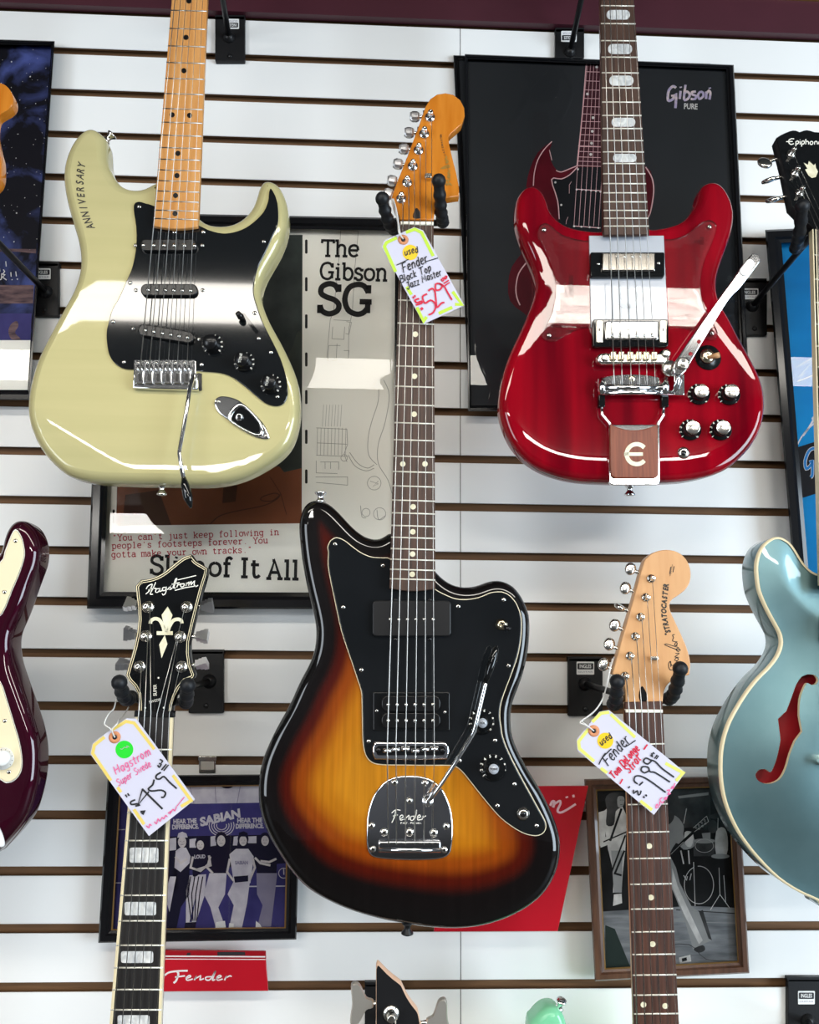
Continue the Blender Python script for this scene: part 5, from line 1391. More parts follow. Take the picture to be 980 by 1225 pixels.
    part('lettering', b, g)
    b = B('pearl_cream').poly(Ec(500, 395, 532, 412, 538, 384, 560, 402, 574, 415, 586, 402, 590, 432, 605, 460, 590, 500, 560, 508, 536, 490, 510, 445, 528, 440), hp, 0.0004)
    part('inlay', b, g, 'cream crown inlay')
    posts = Ec(408, 333, 435, 473, 470, 618); btn = Ec(215, 398, 245, 525, 275, 668)
    for i, (a, c) in enumerate(zip(posts, btn)):
        tuner(g, a, c, hp, 0.0, 'oval', 5.4, 'nickel', 0.011, ang=(12, 62, 55)[i], back=-0.010, bs=1.3)
        a2 = (2 * axh(a[1]) - a[0] + 6, a[1] + 2); c2 = (2 * axh(c[1]) - c[0] + 6, c[1] + 2); tuner(g, a2, c2, hp, 0.0, 'oval', 5.4, 'nickel', 0.011, ang=30, back=-0.010)
    nt = row((978, 274), (1012, 276)); bo = row((1000, 900), (1052, 900))
    for i in range(6):
        px_, py_ = posts[2 - i] if i < 3 else (2 * axh(posts[i - 3][1]) - posts[i - 3][0] + 6, posts[i - 3][1])
        part('string', B('steel_string').tube([hp.P(px_ + 3, py_, 0.008), pl.P(*nt[i], 0.0225), pl.P(*bo[i], 0.030)], (0.00062, 0.00056, 0.0005, 0.00044, 0.00038, 0.00034)[i], 6), g)
    br = part('bridge', B('nickel').plate(rr(985, 905, 1070, 918, 5), pl, 0.012, 0.029, bf=0.002), g)
    for y in (735, 860):
        part('pickup', B('nickel').plate(rr(988 + (y - 735) * 0.1, y, 1056 + (y - 735) * 0.1, y + 32, 3), pl, 0.010, 0.022, bf=0.002), g)
    return g


# ================================================================== burgundy double-cutaway (left edge)
def guitar_burgundy():
    pl = Pl(0.25); C1, C2 = K(0, 600, 5.1), K(0, 800, 5.1)
    g = thing('electric_guitar', 'dark burgundy electric guitar with cream pickguard, cut off at the left edge', 'electric guitar', pl.P(-110, 1045, -0.045),
              'electric guitars hung on the wall')
    out = (C1(0, 338, 30, 240, 52, 180, 85, 135, 125, 118, 180, 128, 235, 155, 270, 200, 292, 260, 298, 320, 290, 390, 265, 460, 235, 540, 205, 630, 170, 720, 135, 800, 126, 880, 140, 980, 170, 1070)
           + C2(205, 150, 240, 250, 270, 350, 290, 450, 293, 550, 285, 650, 262, 760, 225, 870, 170, 950, 100, 1030, 40, 1090, 0, 1120)
           + [(-60, 1042), (-140, 1050), (-220, 1020), (-268, 950), (-278, 860), (-250, 780), (-228, 710), (-240, 640), (-258, 575), (-240, 545), (-205, 560), (-185, 620), (-160, 665), (-120, 690), (-70, 690), (-25, 680)])
    part('body', B('burgundy').plate(S(out, 4), pl, -0.045, 0.0, bf=0.0115, bb=0.0115, seg=6, auto=True, grid=0.009, belly=(0.02, 0.0014)), g)
    gu = (C1(0, 378, 35, 305, 68, 220, 95, 176, 125, 215, 140, 270, 145, 330, 120, 420, 70, 540, 10, 680) + [(-14, 748), (-18, 775), (-12, 805)] + C2(0, 85, 40, 200, 80, 330, 115, 450, 130, 550, 125, 620, 95, 668, 50, 690, 0, 668)
          + [(-40, 900), (-90, 880), (-150, 870), (-170, 800), (-150, 720), (-100, 705), (-40, 695)])
    pg = part('pickguard', B('cream').plate(S(gu, 3), pl, 0.0014, 0.0026, bf=0.0008, seg=2), g, 'cream pickguard')
    b = B('decal_dark').plate(S(gu, 3), pl, 0.0, 0.0014); b.m('decal_white').stroke(S(gu, 3), 2.6, pl, 0.0004, closed=True); part('ply_edge', b, pg)
    for x, y in C1(95, 240, 28, 552) + C2(30, 318, 55, 630): screw(g, x, y, pl, 0.0026, 2.6)
    knob(g, C2(20, 548)[0], C2(14, 545)[0], pl, 0.0026, 13, 9, 'white')
    part('jack_plate', B('white_plastic').plate(S(C2(-60, 930, -20, 950, 10, 1000, 27, 1060, 20, 1085, -10, 1082, -60, 1020), 4), pl, 0.0, 0.0028, bf=0.0016), g)
    neck(g, (-30, 235), (-7, 236), (-130, 690), (-78, 690), pl, 0.009, 'rosewood', 'maple_amber', tuple(range(270, 680, 22)), skew=0)
    Hc = K(0, 40, 5.1)
    hs = S([(-30, 240), (-44, 190), (-34, 120), (-20, 100), (-6, 97)] + Hc(0, 303, 35, 318, 65, 352, 82, 400, 76, 440, 48, 470, 10, 492, -20, 520, -30, 600, -12, 690, 5, 760, 8, 830, 2, 890, -30, 940), 3)
    part('headstock', B('maple_amber').plate(hs, pl, -0.018, -0.002, bf=0.001, bb=0.001, auto=False), g)
    return g


# ================================================================== bass headstock and mint guitar (bottom edge)
def bass_black():
    pl = Pl(0.235); W = K(400, 1130, 3.2667)
    g = thing('bass_guitar', 'black-faced bass headstock with wide satin tuning keys, bottom edge', 'bass guitar', pl.P(470, 1300, -0.02))
    out = W(163, 92) + S(W(168, 78, 176, 82, 205, 112), 3, False) + S(W(228, 132, 258, 155, 268, 172, 284, 205, 306, 238, 326, 264, 333, 290, 340, 330), 3, False) + [(512, 1300), (496, 1330), (455, 1330), (447, 1300)] + W(163, 310, 163, 200)
    part('headstock', B('pale_wood_edge').plate(out, pl, -0.015, 0.0, bf=0.0006, seg=1), g)
    c = (470, 1240); ins = [(lerp(x, c[0], 0.03), lerp(y, c[1], 0.02)) for x, y in out]
    part('veneer', B('black_satin').plate(ins, pl, 0.0, 0.0012), g)
    x, y = W(222, 270)[0]; x2, y2 = W(300, 430)[0]
    k = pl.mpp(x, y)
    for post, btn, sh in (((x, y), W(138, 229)[0], W(222, 229)[0]), ((492, 1248), (515, 1222), (492, 1226))):
        tuner(g, post, btn, pl, 0.0012, 'key', 10, 'nickel', 0.014, back=-0.007, sh=sh)
    part('string', B('steel_string').tube([pl.P(x + 5, y, 0.010), pl.P(x + 8, 1330, 0.006)], 0.001, 8), g)
    part('neck', B('maple_pale').plate([(455, 1325), (496, 1325), (500, 1420), (452, 1420)], pl, -0.02, 0.002, bb=0.008), g)
    return g


def guitar_mint():
    pl = Pl(0.12); W = K(400, 1130, 3.2667)
    g = thing('electric_guitar', 'tip of a mint green guitar body with chrome strap button, bottom edge', 'electric guitar', pl.P(720, 1480, -0.045), 'electric guitars hung on the wall')
    out = W(760, 320, 778, 285, 805, 255, 835, 240, 868, 244, 892, 270, 906, 310) + [(683, 1245), (700, 1268), (730, 1280), (775, 1276), (800, 1250), (815, 1235), (832, 1245), (830, 1290), (815, 1330), (830, 1400), (812, 1470), (740, 1500), (660, 1490), (618, 1430), (625, 1340), (630, 1280)]
    part('body', B('mint').plate(S(out, 4), pl, -0.045, 0.0, bf=0.0115, bb=0.0115, seg=6), g)
    strap_button(g, pl.P(669, 1206, -0.018), Vector((0.22, -0.35, 0.9)), k=0.95)
    return g

# ================================================================== framed posters and pictures
PG = 'framed posters on the slat wall'


def scrib(b, m, rows, pl, h):
    b.m(m)
    for pts, w_, k in rows: b.stroke(pts, w_, pl, h, k)


def poster_space():
    C = K(0, 260, 5.1); pl = Pl(0.022, tx=-1.0, piv=(20, 478))

    def art(b, pl, h, inner):
        b.m('print_space').poly(inner, pl, h); s = 0.0002
        rnd = random.Random(7)
        b.m('print_white')
        for i in range(150):
            x, y = rnd.uniform(-55, 58), rnd.uniform(56, 300)
            if x > 64 - (y - 50) * 0.07: continue
            b.poly(circ(x, y, rnd.choice((0.3, 0.4, 0.45, 0.6, 0.9)), 7), pl, h + s)
        b.m('print_rose').poly([(-82, 341), (40.5, 341), (39.5, 363), (-84, 363)], pl, h + s)
        b.poly([(-82, 296), (43, 298), (43, 303), (20, 301), (-82, 302)], pl, h + s)
        b.m('print_indigo').poly([(-84, 375), (38, 375), (36.5, 407), (-86, 407)], pl, h + s)
        b.m('print_rose').poly(S([(13, 388), (20, 384), (22, 390), (18, 398), (25, 406), (14, 406), (10, 397)], 3), pl, h + 2 * s)
        b.m('print_silver').poly([(-86, 407), (36.4, 407), (33.2, 466.5), (-86, 466)], pl, h + s)
        scrib(b, 'print_white', [(C(-40, 330, -15, 280, 0, 330), 1, 4), (C(20, 318, 28, 330, 18, 345), 1.1, 0), (C(35, 268, 38, 300), 1.1, 0), (C(-30, 380, -25, 340, -10, 345, -20, 362, 5, 382), 1.1, 0), (C(8, 380, 10, 345, 30, 350, 15, 365, 40, 382), 1.1, 0), (C(66, 335, 68, 362), 1.1, 0), (C(72, 378, 75, 382), 1.4, 0), (C(96, 330, 100, 360), 1.1, 0), (C(104, 374, 108, 380), 1.4, 0)], pl, h + 2 * s)
    return frame('framed_poster', 'framed starry night-sky poster with white signature, at the left edge', 'poster',
                 [(-62, 45), (65.7, 49), (35.5, 478.5), (-92, 477)], [(-57, 52), (61.5, 54.3), (33, 467), (-88, 466)], pl, 0.016, 'black_frame', art, PG)


def poster_silver():
    pl = Pl(0.020, tx=-1.0, piv=(300, 728)); C = K(340, 440, 6.125); T = K(100, 570, 3.5)

    def art(b, pl, h, inner):
        s = 0.0002
        b.m('print_silver').poly(inner, pl, h)
        b.m('print_dark').poly([(146, 279), (362, 281), (361, 626), (139, 629)], pl, h + s)
        b.m('print_floor').poly([(141, 572), (361, 556), (361, 626), (139, 629)], pl, h + 2 * s)
        b.m('print_brown_dk').poly([(150, 592), (190, 586), (205, 628), (146, 629)], pl, h + 3 * s); b.poly([(268, 574), (285, 572), (282, 600), (266, 602)], pl, h + 3 * s)
        b.m('print_dark').poly([(330, 553), (361, 540), (361, 560), (340, 565)], pl, h + 3 * s)
        scrib(b, 'print_brown_dk', [(T(530, 200, 570, 165, 640, 145, 760, 120, 820, 85, 800, 70, 750, 85, 745, 100, 790, 102, 825, 75), 1.2, 4), (T(780, 0, 825, 70, 850, 160), 0.8, 0)], pl, h + 4 * s)
        b.m('print_ink')
        for y in (295, 340, 384.5, 430, 475, 522.5, 570, 617, 664): b.poly(rr(365, y - 8.5, 368, y + 8.5, 1.4, 3), pl, h + s)
        for y in (295, 340, 384.5, 430, 475, 522.5, 570, 618): b.poly(rr(134.6 + (618 - y) * 0.03, y - 8.5, 137.4 + (618 - y) * 0.03, y + 8.5, 1.4, 3), pl, h + s)
        serif(b, 'The', 384, 306, 18.5, pl, h + 2 * s, 3.0, ang=-1)
        serif(b, 'Gibson', 382, 333.5, 19, pl, h + 2 * s, 3.0, ang=-1.5, sx=0.92)
        serif(b, 'SG', 379, 374.5, 35, pl, h + 2 * s, 6.6, ang=-1.5, sx=1.02)
        b.m('print_redtype')
        serif(b, '"You can\'t just keep following in', 134.5, 647, 7, pl, h + 2 * s, 1.0, ang=2.1, mono=6.05, sx=1.0)
        serif(b, "people's footsteps forever. You", 133.5, 656.5, 7, pl, h + 2 * s, 1.0, ang=2.1, mono=6.05, sx=1.0)
        serif(b, 'gotta make your own tracks."', 133, 667, 7, pl, h + 2 * s, 1.0, ang=2.1, mono=6.05, sx=1.0)
        b.m('print_ink')
        for t, x, y in (('Slice', 179, 686.5), ('of', 249, 688.5), ('It', 286, 690), ('All', 318, 692)): serif(b, t, x, y, 21.5, pl, h + 2 * s, 3.7, ang=-1.2, sx=0.94)
        # blueprint of a guitar in thin grey lines
        L = []
        N = K(340, 250, 4.9)
        for q in (N(332, 125, 320, 300, 290, 600, 270, 650, 245, 930), N(435, 130, 415, 340, 400, 600, 380, 700, 375, 940), N(290, 650, 385, 655), N(285, 690, 280, 760, 350, 765, 355, 690), N(262, 800, 330, 800), N(262, 800, 255, 890, 300, 890), N(310, 790, 305, 890), N(350, 830, 380, 830, 375, 890), N(255, 905, 380, 910), N(365, 660, 395, 665, 380, 735, 360, 730), N(332, 125, 435, 130)):
            L.append((q, 0.55, 0))
        for q in (C(690, 100, 690, 240, 640, 400, 615, 520, 620, 640, 680, 710), C(730, 90, 770, 200, 740, 400, 690, 560, 690, 700, 760, 820, 790, 920), C(470, 640, 520, 720, 600, 755, 660, 735), C(480, 620, 540, 700, 610, 735, 660, 710), C(640, 150, 700, 60)): L.append((q, 0.7, 4))
        for x in range(290, 440, 22): L.append((C(x, 270, x - 10, 430), 0.4, 0))
        for x in range(245, 460, 26): L.append((C(x, 440, x - 5, 640), 0.5, 0))
        for q in (C(235, 440, 460, 450, 465, 560, 440, 630, 460, 690), C(235, 640, 460, 650), C(235, 680, 235, 770, 390, 775), C(265, 690, 400, 690, 400, 745), C(230, 800, 465, 800, 465, 860, 235, 840), C(300, 690, 300, 740), C(340, 690, 340, 740), C(240, 550, 460, 560)): L.append((q, 0.6, 0))
        for cx, cy, r in ((660, 845, 50), (700, 1070, 45), (600, 1060, 30), (440, 660, 24)): L.append((circ(C(cx, cy)[0][0], C(cx, cy)[0][1], r / 6.125, 20) + [(C(cx, cy)[0][0] + r / 6.125, C(cx, cy)[0][1])], 0.6, 0))
        L += [(C(630, 830, 690, 850, 650, 870, 690, 830), 0.6, 0), (C(560, 1010, 570, 1090, 600, 1100), 0.7, 3), (C(680, 1040, 690, 1110, 720, 1100, 745, 1080), 0.7, 3)]
        scrib(b, 'print_line', L, pl, h + s)
    return frame('framed_poster', 'framed silver poster of a stage photo beside a guitar blueprint, behind the champagne guitar', 'poster',
                 [(122, 254), (491, 261), (491, 729), (104, 728)], [(140, 270), (473, 276), (470.5, 709), (124, 708)], pl, 0.020, 'black_frame', art, PG)


def poster_black():
    pl = Pl(0.018, tx=-0.7, piv=(728, 492)); R = K(590, 160, 4.9); N = K(640, 0, 6.533); C = K(540, 50, 2.7222)

    def art(b, pl, h, inner):
        s = 0.0002
        b.m('print_black').poly(inner, pl, h)
        body = R(345, 45, 330, 100, 340, 160, 370, 210, 400, 222, 450, 208, 492, 185) + [(735, 200)] + R(895, 190, 935, 260, 946, 340, 925, 450, 905, 500, 905, 700, 700, 900, 300, 1100, 180, 1050, 100, 980, 88, 880, 110, 780, 170, 700, 215, 640, 205, 560, 192, 420, 196, 300, 215, 210, 262, 110)
        b.m('print_cherry').poly(S(body, 2), pl, h + s)
        scrib(b, 'print_pinkline', [(R(345, 45, 300, 92, 262, 155, 242, 230, 236, 305), 1.1, 4), (R(330, 95, 345, 155), 0.8, 0), (R(370, 215, 400, 224, 450, 205, 492, 188), 1.2, 4), (R(895, 195, 932, 260, 942, 340, 925, 450, 910, 490), 1.4, 4), (R(195, 755, 150, 820, 134, 900, 140, 960, 158, 1005), 1.4, 4)], pl, h + 2 * s)
        g = R(343, 268, 420, 255, 494, 195, 700, 195, 700, 600, 470, 600, 385, 560, 380, 420)
        b.m('print_navy').poly(g, pl, h + 2 * s)
        scrib(b, 'print_pinkline', [(R(494, 195, 450, 240, 400, 265, 343, 268, 378, 390, 388, 500), 1.2, 3)], pl, h + 3 * s)
        b.m('print_white')
        for x, y in R(365, 285, 400, 417, 497, 208): b.poly(circ(x, y, 1.3, 10), pl, h + 4 * s)
        nk = N(404, 492, 540, 492) + R(660, 190, 492, 186)
        b.m('print_neck').poly(nk, pl, h + 3 * s)
        L = [(N(402, 492, 372, 880) + R(492, 186), 1.1, 0)]
        for y, x in ((560, 399), (632, 393), (702, 388), (768, 382), (832, 377), (890, 371), (948, 366), (1000, 360), (1052, 354), (1100, 348), (1145, 343)): L.append((N(x, y, 530, y + 4), 0.7, 0))
        for y in (70, 103, 135, 160, 186): L.append((R(500 - (y - 60) * 0.08, y, 650, y + 6), 0.7, 0))
        for i in range(6): L.append(((N(412 + i * 25, 492) + R(496 + i * 29, 190) + R(474 + i * 29, 540)), 0.5, 0))
        L += [(R(490, 325, 640, 335), 1.0, 0), (R(470, 540, 630, 552), 1.0, 0), (R(460, 280, 447, 300, 447, 350), 0.5, 0), (R(440, 488, 430, 510, 428, 530), 0.5, 0)]
        scrib(b, 'print_pinkline', L, pl, h + 4 * s)
        b.m('print_white')
        for x, y in N(484, 523, 411, 735, 455, 920, 449, 1026, 443, 1119) + R(578, 56, 573, 121): b.poly(circ(x, y, 1.7, 12), pl, h + 5 * s)
        for x, y in R(490, 327, 520, 328, 545, 331, 575, 333, 603, 336, 630, 340, 475, 542, 518, 545, 566, 548, 617, 552): b.poly(circ(x, y, 1.2, 10), pl, h + 5 * s)
        Gb = lambda *p: K(540, 50, 2.7222)(*p)
        L = [(Gb(732, 150, 722, 145, 708, 160, 706, 190, 720, 188, 732, 172, 730, 216), 2.4, 3), (Gb(716, 176, 732, 174), 1.8, 0), (Gb(747, 160, 744, 186), 2.3, 0), (Gb(747, 146, 748, 150), 2.2, 0), (Gb(763, 140, 758, 186, 770, 186, 777, 172, 768, 162, 760, 168), 2.2, 3), (Gb(797, 162, 784, 164, 786, 172, 797, 176, 794, 186, 780, 186), 2.1, 3),
             (Gb(812, 162, 804, 172, 808, 186, 820, 178, 820, 166, 812, 162), 2.1, 3), (Gb(830, 186, 831, 162), 2.3, 0), (Gb(831, 170, 838, 160, 844, 166, 841, 188), 2.2, 3), (Gb(838, 152, 846, 150), 1.2, 0)]
        scrib(b, 'print_iris', [(q, w_ * 1.3, k) for q, w_, k in L], pl, h + 2 * s)
        b.m('print_white').text('PURE', 826.5, 130.5, 6.6, pl, h + 2 * s, -2, sx=0.75, bold=0.02)
    return frame('framed_poster', 'framed black poster of a dark red guitar, behind the cherry red guitar', 'poster',
                 [(556, 64.5), (878, 77.5), (898, 492), (560, 492)], [(559.5, 70.5), (869, 82.5), (889.5, 484), (563.5, 485)], pl, 0.012, 'black_frame', art, PG)


def poster_hidden():
    pl = Pl(0.0015)

    def art(b, pl, h, inner): b.m('print_black').poly(inner, pl, h)
    return frame('framed_print', 'thin black frame tucked behind the black guitar poster, only its left edge showing', 'picture frame',
                 [(542.5, 66), (850, 76), (858, 491), (561.5, 490)], [(549, 71), (844, 82), (852, 486), (567, 486)], pl, 0.007, 'black_frame', art)


def poster_blue():
    pl = Pl(0.020, tx=-0.4, piv=(1060, 716)); C = K(900, 400, 3.828)

    def art(b, pl, h, inner):
        s = 0.0002
        b.m('print_blue').poly(inner, pl, h)
        b.m('print_navy').poly([(948, 537), (1090, 492), (1098, 552), (953, 598)], pl, h + s)
        scrib(b, 'print_white', [(C(310, 90, 200, 150, 285, 118, 205, 200, 240, 175, 210, 215, 285, 185), 1.2, 0), (C(300, 150, 296, 135, 310, 120), 1.2, 3), (C(320, 345, 275, 385, 290, 400, 240, 450, 205, 510, 180, 580), 1.5, 3), (C(285, 385, 262, 425, 232, 465), 2.4, 0)], pl, h + 2 * s)
        G = [(C(300, 545, 285, 522, 260, 535, 243, 580, 248, 615, 268, 600, 275, 585), 3.0, 3), (C(276, 575, 276, 640, 268, 655), 3.0, 3), (C(262, 585, 278, 580), 2.4, 0), (C(300, 560, 300, 612), 3.2, 0), (C(296, 520, 304, 516), 3, 0)]
        scrib(b, 'print_white', [(q, w_ + 1.2, k) for q, w_, k in G], pl, h + 2 * s); scrib(b, 'print_logo_blue', G, pl, h + 3 * s)
        b.m('print_logo_blue').text('bson', 985, 556, 24, pl, h + 3 * s, 15, sx=0.8, align='l', bold=0.03)
        b.m('print_logo_red').poly([(977, 562), (1080, 530), (1082, 546), (978, 580)], pl, h + 2 * s)
    return frame('framed_poster', 'framed bright blue poster with white signature, behind the pale blue guitar', 'poster',
                 [(915.5, 275), (1215, 262), (1240, 716), (952, 716)], [(935, 290.5), (1198, 278), (1222, 700), (969, 701)], pl, 0.022, 'black_frame', art, PG)


def picture_band():
    pl = Pl(0.016, tx=1.0, piv=(240, 1126)); C = K(110, 900, 3.77)

    def art(b, pl, h, inner):
        s = 0.0002
        b.m('print_indigo').poly(inner, pl, h)
        b.m('print_lilac').poly(C(330, 140, 890, 130, 890, 225, 470, 232, 330, 225), pl, h + s)
        scrib(b, 'print_grey', [(C(440, 145, 460, 230), 0.7, 0), (C(555, 150, 560, 228), 0.8, 0), (C(670, 148, 655, 228), 0.8, 0)], pl, h + 2 * s)
        b.m('print_nearblack').poly(circ(*C(610, 152)[0], 7, 14, 3), pl, h + 2 * s)
        b.m('print_nearblack').poly(C(330, 380, 880, 370, 880, 500, 330, 540), pl, h + s)
        b.m('print_lilac')
        for q in (C(340, 390, 380, 385, 380, 440, 340, 445), C(440, 392, 470, 388, 470, 430, 440, 430), C(535, 380, 560, 376, 560, 420, 535, 424), C(640, 380, 662, 378, 655, 420, 636, 420), C(700, 380, 742, 378, 742, 410, 704, 410), C(820, 380, 850, 380, 850, 420, 826, 420)): b.poly(q, pl, h + 2 * s)
        # concentric arcs behind the name
        scrib(b, 'print_lilac', [([(C(585, 330)[0][0] + r * math.cos(rad(a)), C(585, 330)[0][1] + r * 0.85 * math.sin(rad(a))) for a in range(-20, 201, 20)], 1.0, 0) for r in (6, 9, 12, 15)], pl, h + 2 * s)
        b.m('print_lilac').text('SABIAN', *C(580, 312)[0], 9.6, pl, h + 4 * s, 13, sx=1.05, shear=0.12, bold=0.05)
        b.text('HEAR THE', *C(420, 320)[0], 5.2, pl, h + 3 * s, 2, sx=0.80, bold=0.05); b.text('DIFFERENCE.', *C(422, 345)[0], 5.2, pl, h + 3 * s, 2, sx=0.74, bold=0.05)
        b.text('HEAR THE', *C(712, 316)[0], 5.2, pl, h + 3 * s, 1, sx=0.86, bold=0.05); b.text('DIFFERENCE.', *C(712, 342)[0], 5.2, pl, h + 3 * s, 1, sx=0.78, bold=0.05)
        scrib(b, 'print_lilac', [(C(700, 605, 885, 603), 1.4, 0), (circ(*C(865, 545)[0], 6, 20) + [(C(865, 545)[0][0] + 6, C(865, 545)[0][1])], 0.9, 0), (C(865, 525, 866, 552), 1.2, 0), (C(95, 350, 150, 348), 1, 0), (C(95, 590, 150, 588), 1, 0)], pl, h + 2 * s)
        q = h + 3 * s

        def fig(torso, tm, legs, lm, head, hair, arms=(), am='print_skin'):
            for l in legs: b.m(lm).poly(C(*l), pl, q)
            b.m(tm).poly(C(*torso), pl, q + s)
            for a in arms: b.m(am).stroke(C(*a), 2.6, pl, q + 2 * s)
            x, y, r = head
            b.m(hair).poly(circ(*C(x, y - r * 0.25)[0], r * 1.25 / 3.77, 16, r * 1.45 / 3.77), pl, q + s)
            b.m('print_skin').poly(circ(*C(x, y + r * 0.2)[0], r * 0.86 / 3.77, 16, r * 1.15 / 3.77), pl, q + 2 * s)
            b.m('print_nearblack')
            for dx in (-0.35, 0.35): b.poly(circ(*C(x + dx * r, y + r * 0.05)[0], 0.55, 6, 0.35), pl, q + 3 * s)
            b.stroke(C(x - r * 0.3, y + r * 0.72, x + r * 0.3, y + r * 0.72), 0.4, pl, q + 3 * s)
        b.m('print_nearblack').poly(C(330, 470, 378, 440, 390, 620, 345, 625), pl, q)
        fig((378, 445, 400, 428, 425, 430, 445, 470, 440, 500, 400, 540, 372, 520), 'print_lilac', [(372, 500, 440, 495, 440, 640, 400, 700, 380, 800, 330, 800, 350, 660)], 'print_nearblack', (407, 400, 22), 'print_nearblack', [(376, 470, 400, 500, 430, 480)])
        b.m('print_lilac').poly(C(385, 385, 390, 365, 408, 358, 426, 366, 432, 384), pl, q + 3 * s)
        fig((450, 470, 470, 445, 520, 445, 536, 470, 525, 520, 470, 560, 455, 560), 'print_nearblack', [(440, 555, 515, 550, 510, 640, 470, 765, 440, 765, 470, 640, 450, 770, 424, 768, 425, 620)], 'print_lilac', (489, 415, 19), 'print_nearblack', [(456, 470, 445, 520, 490, 535, 525, 505), (528, 465, 535, 510, 470, 530)])
        for i in range(4): b.m('print_nearblack').stroke(C(446 + i * 18, 560, 432 + i * 18, 640, 448 + i * 8, 760), 1.2, pl, q + 2 * s)
        b.m('print_lilac').text('LOUD', *C(487, 478)[0], 4.2, pl, q + 3 * s, 2, sx=0.8, bold=0.05)
        b.m('print_nearblack').poly(C(420, 768, 470, 765, 466, 795, 416, 798), pl, q)
        fig((535, 455, 560, 425, 600, 425, 620, 455, 615, 545, 540, 545), 'print_nearblack', [(530, 545, 608, 545, 600, 640, 570, 700, 598, 780, 560, 795, 535, 700, 505, 640)], 'print_lilac', (583, 395, 22), 'print_nearblack', [(534, 470, 520, 520, 545, 545)])
        fig((620, 460, 650, 435, 705, 435, 730, 470, 715, 590, 640, 585), 'print_lilac', [(640, 580, 712, 585, 700, 680, 676, 795, 618, 795, 640, 690, 612, 640)], 'print_lilac', (682, 395, 20), 'print_nearblack', [(622, 480, 610, 540, 640, 580), (726, 480, 735, 520, 712, 575)])
        b.m('print_nearblack').poly(C(662, 380, 664, 362, 684, 356, 702, 364, 704, 380), pl, q + 3 * s); b.poly(C(640, 560, 705, 555, 705, 582, 645, 588), pl, q + 2 * s)
        b.m('print_grey').text('SABIAN', *C(675, 505)[0], 4, pl, q + 3 * s, 0, sx=0.8, bold=0.05)
        fig((735, 460, 760, 435, 810, 432, 836, 470, 832, 545, 745, 545), 'print_nearblack', [(742, 545, 836, 545, 825, 640, 808, 785, 745, 790, 770, 690, 745, 640)], 'print_grey', (781, 395, 20), 'print_nearblack', [(735, 475, 760, 500, 805, 510), (832, 480, 800, 495, 760, 490)])
        b.m('print_white')
        for f in ((560, 765, 600, 760, 604, 790, 556, 795), (620, 770, 640, 772, 640, 795, 616, 795), (740, 760, 758, 775, 768, 792, 738, 792)): b.poly(C(*f), pl, q + 2 * s)
        for f in ((330, 650, 352, 560, 380, 560, 350, 720),): b.m('print_lilac').poly(C(*f), pl, q + 2 * s)
    return frame('framed_photo', 'black-framed purple-toned photo of five people standing together, beside the lily headstock', 'framed photo',
                 [(129, 928), (360, 926), (354.6, 1124), (117.5, 1128)], [(143, 941), (346, 938.5), (342, 1110.5), (133, 1113)], pl, 0.016, 'black_frame', art, lip='gilt')


